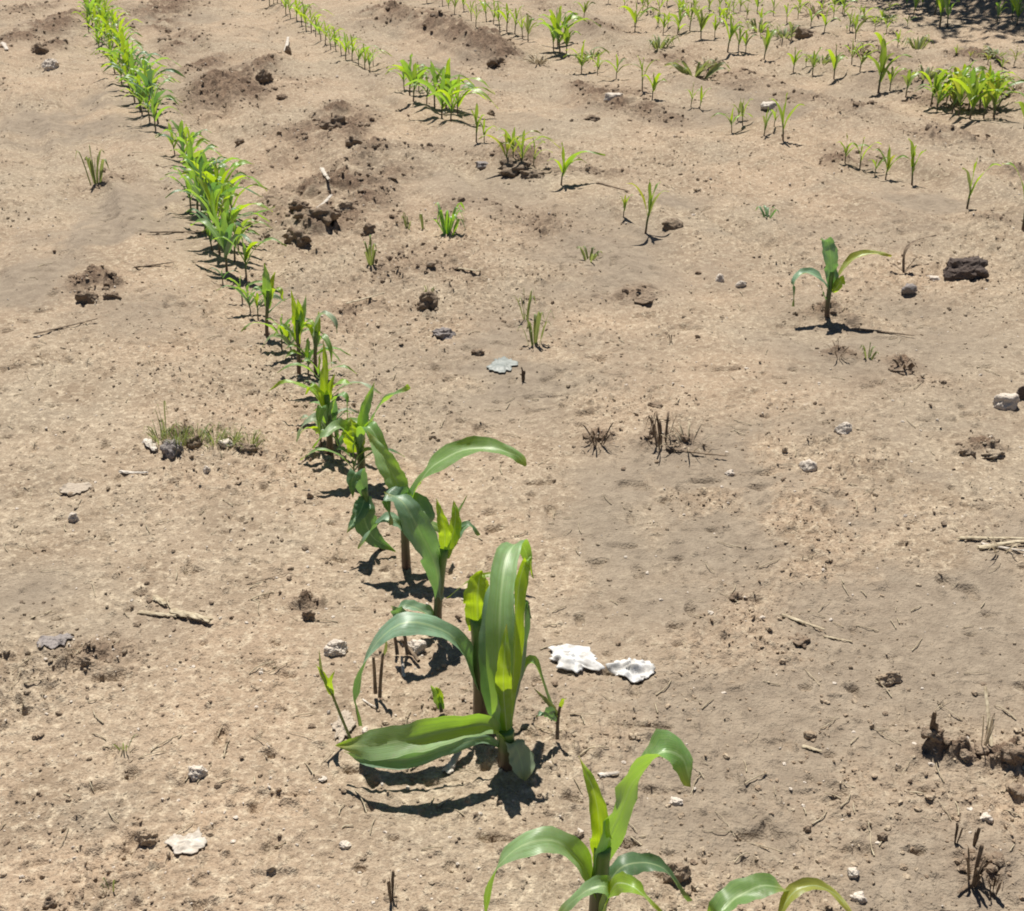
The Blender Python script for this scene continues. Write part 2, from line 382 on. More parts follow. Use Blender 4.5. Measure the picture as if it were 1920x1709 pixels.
# ------------------------------------------------------------------ ground
def build_ground():
    X, Y, Z = GX, GY, GZ
    m, _ = masks(X, Y)
    n0, n1 = Y.shape
    co = np.stack([X, Y, Z], -1).reshape(-1, 3).astype(np.float32)
    i = np.arange(n0-1)[:, None]*n1+np.arange(n1-1)[None]
    q = np.stack([i, i+1, i+n1+1, i+n1], -1).reshape(-1, 4).astype(np.int32)
    me = bpy.data.meshes.new('ground'); me.vertices.add(len(co)); me.vertices.foreach_set('co', co.ravel())
    me.loops.add(q.size); me.loops.foreach_set('vertex_index', q.ravel())
    me.polygons.add(len(q)); me.polygons.foreach_set('loop_start', np.arange(0, q.size, 4, dtype=np.int32))
    me.polygons.foreach_set('loop_total', np.full(len(q), 4, np.int32))
    me.polygons.foreach_set('use_smooth', np.ones(len(q), bool))
    me.update(calc_edges=True)
    a = me.attributes.new('moist', 'FLOAT', 'POINT'); a.data.foreach_set('value', m.ravel().astype(np.float32))
    a = me.attributes.new('crust', 'FLOAT', 'POINT'); a.data.foreach_set('value', crust(X, Y).ravel().astype(np.float32))
    o = link('ground', me, M['soil']); o['kind'] = 'structure'
build_ground()

# ------------------------------------------------------------------ loose crumbs and straw (uncountable)
ICO_V = None
def ico():
    ph = (1+5**.5)/2
    v = np.array([(-1,ph,0),(1,ph,0),(-1,-ph,0),(1,-ph,0),(0,-1,ph),(0,1,ph),(0,-1,-ph),(0,1,-ph),(ph,0,-1),(ph,0,1),(-ph,0,-1),(-ph,0,1)], float)
    v /= np.linalg.norm(v[0])
    f = np.array([(0,11,5),(0,5,1),(0,1,7),(0,7,10),(0,10,11),(1,5,9),(5,11,4),(11,10,2),(10,7,6),(7,1,8),(3,9,4),(3,4,2),(3,2,6),(3,6,8),(3,8,9),(4,9,5),(2,4,11),(6,2,10),(8,6,7),(9,8,1)])
    return v, f
def from_tris(name, V, Fc, mat, smooth=False):
    me = bpy.data.meshes.new(name); me.vertices.add(len(V)); me.vertices.foreach_set('co', V.astype(np.float32).ravel())
    k = Fc.shape[1]
    me.loops.add(Fc.size); me.loops.foreach_set('vertex_index', Fc.astype(np.int32).ravel())
    me.polygons.add(len(Fc)); me.polygons.foreach_set('loop_start', np.arange(0, Fc.size, k, dtype=np.int32))
    me.polygons.foreach_set('loop_total', np.full(len(Fc), k, np.int32))
    me.polygons.foreach_set('use_smooth', np.full(len(Fc), smooth))
    me.update(calc_edges=True); return link(name, me, mat)
def crumbs(name, n, smin, smax, mat, seed, label, dens):
    rs = np.random.RandomState(seed); iv, iff = ico()
    k = n*5
    y = rs.uniform(.9, 1, k)*0+np.exp(rs.uniform(math.log(1.0), math.log(11), k))
    x = rs.uniform(-.62, .62, k)*(y+.5)
    mm, _ = masks(x, y)
    d = dens(x, y)*(1-.7*crust(x, y))+1.6*mm
    keep = rs.uniform(0, 1.3, k) < d; x, y = x[keep][:n], y[keep][:n]; n = len(x)
    sz = smin*(smax/smin)**(rs.beta(1.1, 3.2, n)); sz *= (.75+.25*y/1.6)**.8
    z = height(x, y)
    V = iv[None]*sz[:, None, None]*np.stack([rs.uniform(.8, 1.5, n), rs.uniform(.7, 1.2, n), rs.uniform(.45, 1.0, n)], -1)[:, None, :]
    V = V*(1+rs.uniform(-.28, .28, (n, 12, 1)))
    a = rs.uniform(0, 6.28, n); ca, sa = np.cos(a)[:, None], np.sin(a)[:, None]
    vx = V[..., 0]*ca-V[..., 1]*sa; vy = V[..., 0]*sa+V[..., 1]*ca
    V = np.stack([vx+x[:, None], vy+y[:, None], V[..., 2]+(z+sz*.25)[:, None]], -1).reshape(-1, 3)
    Fc = (iff[None]+(np.arange(n)*12)[:, None, None]).reshape(-1, 3)
    o = from_tris(name, V, Fc, mat, False); tag(o, label, None, None, 'stuff'); return o
dn1 = lambda x, y: .18+.9*sstep(.40, .66, fbm(x*2.2, y*2.2, 77, 3))
crumbs('soil_crumbs', 26000, .0012, .0075, M['clod'], 5, 'tan crumbs of dry soil scattered over the whole field', dn1)
crumbs('dark_soil_crumbs', 2800, .0014, .0080, M['clod_dark'], 8, 'dark brown soil crumbs sprinkled over the field', lambda x, y: .15+.5*sstep(.45, .7, fbm(x*3, y*3, 5, 2)))
crumbs('pale_grit', 3500, .0012, .0060, M['stone'], 12, 'pale grit and small chips in the dry soil', lambda x, y: .4+0*x)
crumbs('turned_soil_lumps', 5200, .003, .017, M['clod_dark'], 19, 'lumps of dark freshly turned soil heaped in rough patches', lambda x, y: np.where(masks(x, y)[0] > .25, 1., -9.))
def straw_bits(n, seed):
    rs = random.Random(seed); V = []; Fc = []
    for _ in range(n):
        y = math.exp(rs.uniform(math.log(1.1), math.log(9))); x = rs.uniform(-.6, .6)*(y+.4)
        L = rs.uniform(.008, .045); a = rs.uniform(0, math.pi); r = rs.uniform(.0005, .0013)
        p0 = Vector((x, y, 0)); p1 = p0+Vector((math.cos(a)*L, math.sin(a)*L, 0)); pm = (p0+p1)/2+Vector((rs.uniform(-.1, .1)*L, rs.uniform(-.1, .1)*L, 0))
        for p in (p0, pm, p1): p.z = G(p.x, p.y)+.0018
        pm.z += L*.05
        v, f, _u = tube_geo([p0, pm, p1], r, r*.6, n=3, sides=4); b = len(V); V += v; Fc += [tuple(q+b for q in ff) for ff in f]
    o = meshobj('straw_litter', V, Fc, M['straw']); tag(o, 'short pale straw bits lying all over the soil', None, None, 'stuff')
straw_bits(1300, 3)

# ------------------------------------------------------------------ clods and stones
def clod_mesh(name, p, sx, sy, sz, seed, mat, sub=3, rough=.28, angular=0):
    import bmesh
    bm = bmesh.new(); bmesh.ops.create_icosphere(bm, subdivisions=sub, radius=1); rs = random.Random(seed)
    cuts = [(Vector((rs.gauss(0, 1), rs.gauss(0, 1), rs.gauss(0, .8))).normalized(), rs.uniform(.55, .85)) for _ in range(9)]
    ox = rs.uniform(0, 90)
    for v in bm.verts:
        c = v.co.copy()
        for nrm, dd in cuts:
            e = c.dot(nrm)-dd
            if e > 0: c -= nrm*e*(.8+angular)
        a = float(vn(c.x*2.6+ox, c.y*2.6+c.z*3.1, seed))+.5*float(vn(c.x*6+ox, c.y*6-c.z*6.3, seed+1))
        a2 = float(vn(c.x*14+ox, c.y*14+c.z*15, seed+2))
        c *= 1+rough*(a-.75)+.13*(a2-.5)
        v.co = Vector((c.x*sx, c.y*sy, c.z*sz))
    an = rs.uniform(-.5, .5)
    bmesh.ops.rotate(bm, verts=bm.verts, cent=(0, 0, 0), matrix=Matrix.Rotation(an, 3, 'Z'))
    me = bpy.data.meshes.new(name); bm.to_mesh(me); bm.free()
    me.polygons.foreach_set('use_smooth', [angular < .1]*len(me.polygons))
    o = link(name, me, mat); o.location = p; return o
def clod(px, py, wpx, hpx, mat, label, name='soil_clod', cat='clod', group=None, seed=None, ang=0, rough=.28, depth=.8):
    """(px,py) = middle of its foot, wpx/hpx = apparent size in photo pixels"""
    p = gp(px, py); k = scale_at(px, py)
    sx = wpx*k/2; h = hpx*k*.95
    o = clod_mesh(name, p+Vector((0, sx*depth*.4, h*.12)), sx, sx*depth, h*.66, seed or int(px*7+py), M[mat], 4, rough*1.25, ang)
    return tag(o, label, cat, group)
clod(1812, 520, 84, 50, 'stone_dark', 'large dark purplish stone, biggest in the field, near the right edge', 'field_stone', 'stone', ang=.2, rough=.34)
clod(1890, 765, 54, 42, 'stone', 'smooth pale pinkish stone at the right edge', 'field_stone', 'stone')
clod(1917, 748, 24, 34, 'stone_dark', 'dark stone cut off by the right edge beside the pale stone', 'field_stone', 'stone')
clod(1706, 556, 36, 18, 'stone_grey', 'small grey flat-topped stone left below the large dark stone', 'field_stone', 'stone')
clod(1350, 528, 20, 18, 'stone', 'left one of two small round pale pebbles in mid field', 'pebble', 'pebble')
clod(1390, 538, 20, 20, 'stone', 'right one of two small round pale pebbles in mid field', 'pebble', 'pebble')
clod(1750, 526, 32, 9, 'stone', 'thin flat pale stone left of the large dark stone', 'field_stone', 'stone')
clod(1584, 812, 36, 26, 'stone', 'pale grey-topped stone right of the dead sprout', 'field_stone', 'stone')
clod(1515, 880, 34, 22, 'stone', 'low tan stone with a dark underside below the grey-topped stone', 'field_stone', 'stone')
clod(1370, 892, 22, 14, 'stone', 'small whitish pebble on the open right soil', 'pebble', 'pebble')
clod(97, 132, 36, 22, 'stone', 'pale pinkish stone with dark shaded foot at far left', 'field_stone', 'stone', ang=.2)
clod(1150, 185, 36, 20, 'stone', 'pale flat stone in the brown soil below the third row', 'field_stone', 'stone')
clod(1448, 200, 36, 16, 'chip', 'bright white stone behind the seedlings of the third row', 'field_stone', 'stone')
clod(388, 888, 18, 22, 'stone', 'tiny upright pale pebble below the low grass patch', 'pebble', 'pebble')
clod(138, 978, 22, 24, 'stone', 'round pale pebble standing alone on the left soil', 'pebble', 'pebble')
clod(368, 1454, 38, 30, 'stone', 'rounded tan stone with dark underside at lower left', 'field_stone', 'stone')
clod(272, 1582, 44, 34, 'clod', 'tan clod just left of the white flat chip', ang=.1)
clod(630, 1228, 46, 32, 'stone', 'tan stone with a black shaded face left of the arching maize leaf', 'field_stone', 'stone', ang=.1)
clod(1668, 1282, 50, 28, 'clod', 'wedge-shaped clod with black shaded face on the right soil', ang=.2)
clod(1520, 1384, 28, 20, 'clod', 'small tan clod with pale top between the wedge clod and front maize')
clod(1268, 1508, 30, 14, 'stone', 'small flat tan stone right of the front maize', 'pebble', 'pebble')
clod(1270, 1655, 50, 52, 'clod_dark', 'black-shaded clod behind the drooping leaf tip of the front maize', ang=.2)
clod(804, 578, 50, 36, 'clod_dark', 'dark jagged clod with a sprout behind, centre of the field', rough=.6)
clod(832, 632, 44, 18, 'stone_grey', 'flat dark-edged flake below the dark jagged clod', 'field_stone', 'stone', ang=.2)
clod(162, 566, 44, 34, 'clod_dark', 'dark brown clod standing in for a shaded hole on the left soil', rough=.5)  # clod put in to give the dark of a shaded hole
clod(210, 562, 30, 18, 'clod_dark', 'smaller dark clod just right of the dark brown clod', rough=.5)
clod(625, 235, 44, 26, 'clod_dark', 'dark clod between the first two rows', rough=.5)
clod(662, 272, 34, 24, 'clod_dark', 'dark clod beside the turned soil between the first two rows', rough=.5)
clod(530, 190, 24, 12, 'clod_dark', 'small dark clod beside the turned soil at upper left', rough=.5)
clod(495, 160, 30, 26, 'clod_dark', 'dark upright clod at the edge of the turned soil patch', rough=.5)
clod(450, 270, 24, 13, 'clod_dark', 'small black clod right of the leftmost row', rough=.4)
clod(540, 104, 16, 20, 'clod_dark', 'black clod beside the white chip near the second row', rough=.4)
clod(1265, 425, 42, 18, 'clod_dark', 'elongated black clod right of the slim seedling pair', rough=.3)
clod(920, 216, 18, 12, 'clod_dark', 'small black clod right of the second row', rough=.4)
clod(600, 440, 70, 30, 'clod_dark', 'broad dark clod at the near edge of the turned soil', rough=.6)
clod(560, 460, 50, 34, 'clod_dark', 'darkest clod at the near left of the turned soil', rough=.6)
clod(640, 400, 50, 24, 'clod', 'brown crumbly clod in the middle of the turned soil', rough=.6)
clod(690, 440, 26, 24, 'clod_dark', 'dark clod at the right edge of the turned soil', rough=.6)
clod(560, 395, 40, 22, 'clod_dark', 'dark crumbly clod at the left of the turned soil', rough=.6)
clod(325, 852, 44, 30, 'stone_grey', 'greyish lump under the low grass patch', rough=.5)
clod(362, 838, 34, 28, 'clod_dark', 'dark lump under the right half of the low grass patch', rough=.5)
clod(425, 838, 34, 12, 'stone', 'small pale flake right of the grass patch', 'pebble', 'pebble')
clod(465, 850, 44, 20, 'clod_dark', 'low dark clod right of the small pale flake', rough=.5)
clod(1110, 226, 30, 12, 'clod_dark', 'flat dark clod in the soil below the third row', rough=.4)
clod(1510, 65, 34, 24, 'clod_dark', 'dark clod among the far seedlings', rough=.4)
clod(1745, 1412, 40, 30, 'clod_dark', 'dark clod at the foot of the pointed dead sprout', rough=.5)
clod(1800, 1412, 24, 18, 'clod_dark', 'small dark clod right of the pointed dead sprout', rough=.5)
clod(1850, 1414, 36, 14, 'clod_dark', 'flat dark clod under the pale straw fork', rough=.5)
clod(1905, 1425, 56, 30, 'clod_dark', 'dark clod at the right edge beyond the straw fork', rough=.5)
clod(1908, 1490, 44, 18, 'clod_dark', 'reddish dark clod touching the right edge below the others', rough=.4)
clod(1850, 1540, 30, 16, 'stone', 'small tan stone near the lower right corner', 'pebble', 'pebble')
clod(1504, 1208, 42, 18, 'clod_dark', 'dark crumb pair below the curved straw', rough=.6)
clod(1378, 1126, 30, 16, 'clod_dark', 'dark crumb left of the curved straw', rough=.6)
clod(575, 1162, 26, 24, 'clod_dark', 'dark crumb left of the reddish stem', rough=.6)
clod(1085, 1572, 22, 16, 'clod_dark', 'black crumb left of the front maize whorl', rough=.3)
clod(160, 1250, 22, 20, 'clod_dark', 'small dark crumb on the lower left soil', rough=.4)
clod(645, 1590, 26, 14, 'stone', 'little tan pebble with black foot at bottom centre', 'pebble', 'pebble')
clod(92, 1700, 26, 22, 'clod_dark', 'dark crumb at the bottom left corner', rough=.4)
clod(1515, 1560, 18, 16, 'clod_dark', 'round dark crumb in the right foreground', rough=.3)
clod(1655, 1576, 22, 18, 'clod_dark', 'black crumb in the right foreground', rough=.3)
clod(1600, 1645, 28, 20, 'stone', 'tan pebble with dark base above the bottom right leaf', 'pebble', 'pebble')
clod(1610, 1690, 30, 24, 'stone', 'pale tan pebble beside the bottom right leaf tip', 'pebble', 'pebble')
clod(1690, 698, 50, 12, 'clod_dark', 'flat dark clod under a withered sprig on the right field', rough=.6)
clod(1815, 855, 30, 18, 'clod_dark', 'dark left end of the low brown lump at right', rough=.5)
clod(1862, 860, 46, 16, 'clod', 'low brown lump at the right below the pale stone', rough=.6)
clod(895, 665, 28, 14, 'clod_dark', 'dark crumb left of the blue-grey scrap', rough=.4)
clod(583, 944, 14, 16, 'clod_dark', 'black crumb left of the curled dark leaf', rough=.2)
clod(110, 1342, 14, 12, 'clod_dark', 'round black crumb at the lower left edge', rough=.2)
clod(1230, 765, 30, 12, 'clod_dark', 'small black crumb above the dead sprout', rough=.3)
clod(1215, 568, 50, 12, 'clod_dark', 'flat dark flake on the mid-field soil', rough=.4)
clod(970, 325, 60, 26, 'clod_dark', 'dark clod at the foot of the yellow grass clump', rough=.6)
clod(1000, 334, 40, 20, 'clod_dark', 'dark clod right of the yellow grass clump foot', rough=.6)
clod(905, 318, 34, 14, 'stone_grey', 'greyish flat stone left of the yellow grass clump', 'field_stone', 'stone')
clod(930, 128, 34, 18, 'clod_dark', 'dark clod at the end of the brown furrow', rough=.6)
clod(75, 95, 30, 22, 'clod_dark', 'dark clod behind the far-left pale stone', rough=.6)
clod(780, 1225, 40, 36, 'stone', 'round pinkish stone under the arching maize leaf', 'field_stone', 'stone')
rnd = random.Random(77)

# ------------------------------------------------------------------ litter
def crumple(px, py, wpx, hpx, label, seed, mat='white', name='plastic_scrap', cat='litter', group=None, h=.018, rot=0):
    p = gp(px, py); k = scale_at(px, py); _, ya = g0(px, py-hpx/2); _, yb = g0(px, py+hpx/2)
    wx = wpx*k/2; wy = abs(ya-yb)/2; n = 26; V = []; Fc = []
    for i in range(n+1):
        for j in range(n+1):
            u = i/n*2-1; v = j/n*2-1
            a = math.atan2(v, u); m_ = max(abs(u), abs(v))
            l = math.hypot(u, v) or 1
            rr = m_*(.55+.55*float(vn(math.cos(a)*2.2+seed, math.sin(a)*2.2, seed))+.3*float(vn(math.cos(a)*6+seed, math.sin(a)*6, seed+1)))
            dx = u/l*rr*wx*1.1; dy = v/l*rr*wy*1.1; x = p.x+dx*math.cos(rot)-dy*math.sin(rot); y = p.y+dx*math.sin(rot)+dy*math.cos(rot)
            z = max(G(x, y), G(x, y)*.2+p.z*.8)+.003+h*(1-m_**2*.75)*(.9*float(vn(u*1.6+seed, v*1.6, seed))+1.1*abs(2*float(vn(u*2.1+seed+v, v*2.1-u*.8, seed+3))-1)+.25*float(vn(u*7+seed-v, v*7+u, seed+5)))*.55
            V.append(Vector((x, y, z)))
    for i in range(n):
        for j in range(n):
            a = i*(n+1)+j; Fc.append((a, a+n+1, a+n+2, a+1))
    o = meshobj(name, V, Fc, M[mat], None, origin=p, smooth=True)
    sm = o.modifiers.new('thick', 'SOLIDIFY'); sm.thickness = .0012; sm.offset = -1
    return tag(o, label, cat, group)
crumple(1072, 1240, 98, 42, 'larger crumpled white plastic scrap right of the big maize', 4, rot=-.55, h=.016)
crumple(1184, 1266, 70, 38, 'smaller crumpled white plastic scrap, right of the larger one', 33, rot=-.1)
crumple(352, 1585, 60, 40, 'flat white chip on the lower left soil', 15, 'chip', 'white_chip', 'chip', h=.006)
crumple(942, 685, 48, 26, 'blue-grey scrap lying in mid field', 21, 'bluegrey', 'plastic_scrap', 'litter', h=.008)
crumple(105, 1208, 60, 26, 'dull grey-blue scrap on the lower left soil', 27, 'stone_grey', 'plastic_scrap', 'litter', h=.006)
crumple(140, 918, 56, 20, 'thin pale flake sunk in the left soil', 31, 'flake', 'pale_flake', 'chip', h=.003)
crumple(645, 1365, 34, 54, 'pale flat flake behind the thin yellow seedling', 35, 'flake', 'pale_flake', 'chip', h=.006)
def slat(pa, pb, wpx, label, mat='chip', name='white_chip', cat='chip', lift=.006, flat=.35, bend=0, group=None):
    a = gp(*pa); b = gp(*pb); k = scale_at(*pa); r = wpx*k/2
    c = (a+b)/2+Vector((0, 0, bend)); 
    for q in (a, b): q.z += r*flat
    top_ = max(G(a.x+(b.x-a.x)*i_/8, a.y+(b.y-a.y)*i_/8)-(a.z+(b.z-a.z)*i_/8) for i_ in range(9))
    if top_ > 0 and lift < .02:
        for q in (a, b): q.z += min(top_, .03)
        c = (a+b)/2
    c.z = max(c.z, G(c.x, c.y)+r*flat+lift*.5)
    if lift: b.z += lift
    V, Fc, UV = tube_geo([a, c, b], r, r*.6, n=12, sides=10)
    rr_ = random.Random(int(pa[0]*3+pa[1])); mid = (a+b)/2; W_ = []
    for i_, v_ in enumerate(V):
        ax = a+(b-a)*(((v_-a).dot(b-a))/max((b-a).length_squared, 1e-9))
        q_ = v_-ax; q_ = q_*rr_.uniform(.72, 1.15); q_.z *= .55
        if i_//10 in (0, 12): q_ += (b-a)*rr_.uniform(-.05, .05)
        W_.append(ax+q_)
    o = meshobj(name, W_, Fc, M[mat], None, UV, origin=a, smooth=False); return tag(o, label, cat, group)
slat((838, 1452), (862, 1425), 20, 'white chip lying under the low maize leaf', lift=.012)
slat((275, 830), (293, 850), 18, 'whitish stick end left of the grass patch', lift=.004)
slat((226, 882), (276, 890), 9, 'short pale curved stick below the grass patch', lift=.003)
slat((535, 100), (541, 82), 9, 'white upright chip left of the second row', lift=.02)
slat((605, 335), (618, 360), 9, 'pale stick slanting on the turned soil', lift=.01)
slat((596, 398), (622, 384), 10, 'pale stick lying on the near part of the turned soil', lift=.006)
slat((6, 85), (14, 100), 10, 'pale chip at the upper left edge', lift=.006)
slat((757, 1270), (754, 1245), 8, 'small white upright chip between maize stems', lift=.012)
slat((1122, 1455), (1160, 1452), 12, 'small white chip behind the front maize leaf', lift=.002)
slat((1796, 1012), (1925, 1018), 9, 'pale dry stalk, upper of the bundle at right edge', 'straw', 'dry_stalk', 'stalk', .006)
slat((1836, 1030), (1925, 1022), 13, 'thicker pale dry stalk in the bundle at right edge', 'straw', 'dry_stalk', 'stalk', .006)
slat((1840, 1022), (1925, 1040), 8, 'grey dry stalk, lower of the bundle at right edge', 'chip', 'dry_stalk', 'stalk', .004)
slat((262, 1150), (330, 1160), 12, 'left pale piece of broken dry stalk', 'straw', 'dry_stalk', 'stalk', .003)
slat((322, 1152), (396, 1172), 20, 'right thick pale piece of broken dry stalk', 'straw', 'dry_stalk', 'stalk', .003)
slat((292, 1122), (312, 1140), 14, 'small pale husk piece above the broken dry stalk', 'straw', 'dry_stalk', 'stalk', .004)
slat((1465, 1158), (1545, 1188), 9, 'curved pale straw lying on the right soil', 'straw', 'dry_straw', 'straw', .002)
slat((1545, 1190), (1598, 1206), 6, 'faint thin straw continuing beyond the curved pale straw', 'straw', 'dry_straw', 'straw', .001)
slat((1858, 1403), (1836, 1345), 9, 'pale forked straw standing near the right edge', 'straw', 'dry_straw', 'straw', .05)
slat((1505, 1400), (1540, 1413), 9, 'short pale straw below the small tan clod', 'straw', 'dry_straw', 'straw', .002)
slat((450, 1100), (545, 1075), 3, 'thin straw left of the leaf shadow', 'straw_dark', 'dry_straw', 'straw', .002)
slat((65, 632), (180, 606), 5, 'thin dark twig lying on the left soil', 'straw_dark', 'twig', 'twig', .003)
slat((250, 508), (325, 498), 6, 'thin dark twig on the grey crust left of the first row', 'straw_dark', 'twig', 'twig', .003)
slat((280, 440), (400, 436), 6, 'long dark twig reaching the first row from the left', 'straw_dark', 'twig', 'twig', .003)
slat((1120, 345), (1180, 362), 6, 'dark twig left of the slim seedling pair', 'straw_dark', 'twig', 'twig', .004)
slat((650, 575), (720, 560), 6, 'pale straw right of the first row', 'straw', 'dry_straw', 'straw', .004)
slat((855, 505), (900, 512), 7, 'pale flat straw in mid field', 'straw', 'dry_straw', 'straw', .003)
slat((680, 1312), (706, 1330), 4, 'thin white rootlet below the red stems', 'chip', 'rootlet', 'straw', .003)

DG_ = ('leaf', 'leaf_blue'); BR_ = ('leaf_young', 'leaf', 'leaf_pale')
# ------------------------------------------------------------------ hero maize
def hero(base, stem_px, leaves, label, r0=.007, r1=.006, group='maize plants of the first row', name='maize_plant'):
    b = gp(*base); e = empty(name, b); tag(e, label, 'maize plant', group)
    P = [b-Vector((0, 0, .01))]+[at_depth(x, y, b.y+d) for (x, y, d) in stem_px]
    stem(e, b, P, r0, r1)
    for i, lf in enumerate(leaves):
        pts, wpx, mat = lf[0], lf[1], lf[2]; kw = dict(lf[3]) if len(lf) > 3 else {}
        k = scale_at(*base)
        P = [at_depth(x, y, b.y+d) for (x, y, d) in pts]
        leaf(e, b, P, wpx*k, mat, seed=int(base[0])+i*7, n=26, na=8, **kw)
    return e
X = (1, 0, 0)
# front plant at the bottom of the frame
hero((1118, 1760), [(1120, 1700, 0), (1126, 1640, 0), (1130, 1590, 0)], [
  ([(1128, 1640, 0), (1126, 1570, -.004), (1115, 1490, 0), (1085, 1418, .02)], 46, 'leaf_young', dict(side=X, fold=.6, base=.75, peak=.3, roll=(0, 15))),
  ([(1132, 1650, 0), (1155, 1550, .0), (1190, 1460, .02), (1240, 1408, .03), (1280, 1425, .03), (1290, 1475, .02)], 104, 'leaf', dict(side=(.66, .74, .15), fold=.25, base=.35, peak=.45)),
  ([(1120, 1680, 0), (1085, 1610, -.01), (1030, 1575, -.02), (960, 1600, -.03), (918, 1660, -.04), (905, 1740, -.04)], 54, 'leaf', dict(side=(.3, 1, .3), fold=.2, base=.55)),
  ([(1125, 1690, 0), (1160, 1632, .01), (1205, 1618, .02), (1250, 1632, .02), (1295, 1690, .02)], 46, 'leaf_blue', dict(side=(0, 1, .5), fold=.25, base=.6)),
  ([(1125, 1740, -.01), (1150, 1665, -.05), (1190, 1665, -.08), (1245, 1715, -.09)], 46, 'leaf_young', dict(side=(.2, 1, .3), fold=.3)),
  ([(1122, 1740, -.01), (1140, 1668, -.04), (1095, 1672, -.05), (1040, 1725, -.06)], 44, 'leaf', dict(side=(.2, 1, .3), fold=.3)),
 ], 'maize with an upright yellow leaf, at the bottom edge', .010, .009)
# plant whose foot is outside the frame, bottom right
hero((1440, 1900), [(1438, 1840, 0), (1430, 1790, 0)], [
  ([(1430, 1830, 0), (1350, 1740, .0), (1370, 1690, .02), (1430, 1662, .03), (1480, 1672, .03)], 62, 'leaf', dict(side=(.3, 1, .2), base=.4, peak=.6)),
  ([(1435, 1820, 0), (1470, 1700, .02), (1510, 1662, .03), (1560, 1672, .03), (1610, 1730, .0)], 34, 'leaf_yellow', dict(side=(0, 1, .3), base=.6)),
  ([(1430, 1820, 0), (1390, 1770, -.02), (1350, 1760, -.04), (1320, 1800, -.05)], 50, 'leaf', dict(base=.6)),
 ], 'maize showing only leaf tips, at the bottom edge right of the centre', .009, .008)
# big pair
hero((905, 1345), [(903, 1290, 0), (900, 1220, 0), (897, 1160, 0)], [
  ([(897, 1185, 0), (895, 1130, -.005), (898, 1090, .0), (904, 1070, .008)], 54, 'leaf_young', dict(side=X, fold=.30, base=.8, peak=.4)),
  ([(912, 1180, .0), (920, 1120, .01), (925, 1080, .02), (880, 1090, .02), (838, 1122, .02)], 15, 'leaf_young', dict(side=(0, 1, .3), fold=.5)),
  ([(900, 1290, -.005), (868, 1215, -.02), (820, 1178, -.03), (750, 1172, -.04), (695, 1225, -.05), (668, 1300, -.055), (676, 1362, -.05)], 50, 'leaf_blue', dict(side=(.1, 1, .35), fold=.2, base=.5, peak=.5)),
  ([(910, 1240, .01), (935, 1160, .03), (975, 1120, .05), (990, 1160, .06)], 26, 'leaf_blue', dict(side=(0, 1, .3))),
 ], 'tall maize with a long arching left leaf, behind the broad-leaved one', .0125, .011)
hero((950, 1432), [(950, 1410, 0), (949, 1390, 0), (948, 1370, 0)], [
  ([(948, 1400, 0), (938, 1310, -.004), (936, 1200, .015), (940, 1110, .05), (952, 1040, .10), (974, 1018, .13), (990, 1050, .14), (984, 1098, .13)], 58, 'leaf', dict(side=(1, .15, 0), fold=.40, base=.5, peak=.35, wave=.06)),
  ([(944, 1390, .006), (922, 1300, .012), (914, 1200, .03), (920, 1120, .06), (938, 1066, .10)], 38, 'leaf_blue', dict(side=(1, -.35, 0), fold=.55, base=.6, peak=.4)),
  ([(950, 1370, -.004), (944, 1290, -.012), (946, 1225, -.008), (950, 1170, .01)], 34, 'leaf_young', dict(side=X, fold=.45, base=.7, peak=.35)),
  ([(952, 1370, .008), (962, 1270, .02), (968, 1160, .03), (976, 1085, .05), (990, 1050, .06), (1000, 1085, .06)], 34, 'leaf_young', dict(side=(.8, .7, 0), fold=.6, base=.6, peak=.5)),
  ([(953, 1380, .01), (972, 1290, .03), (984, 1190, .05), (986, 1130, .06), (996, 1160, .06)], 28, 'leaf_blue', dict(side=(.5, 1, 0), fold=.5)),
  ([(948, 1395, -.002), (918, 1362, -.012), (860, 1366, -.030), (780, 1384, -.04), (700, 1398, -.04), (630, 1398, -.02)], 72, 'leaf', dict(side=(-.05, .75, .8), fold=.85, base=.3, peak=.72, wave=.08)),
  ([(946, 1402, -.002), (905, 1385, -.006), (850, 1400, -.02), (770, 1424, -.03), (690, 1424, -.03), (645, 1410, -.02)], 32, 'leaf_blue', dict(side=(-.05, .4, 1), fold=.4, base=.3, peak=.7)),
  ([(952, 1420, 0), (962, 1395, -.01), (975, 1420, -.02), (985, 1465, -.03)], 52, 'leaf_pale', dict(side=(1, .4, 0), base=.3, peak=.8)),
  ([(955, 1380, .01), (975, 1280, .04), (1000, 1240, .06), (1030, 1310, .06), (1045, 1345, .05)], 24, 'leaf', dict(side=(.2, 1, .2))),
 ], 'largest maize plant, with a very broad upright leaf and a low folded one', .012, .011)
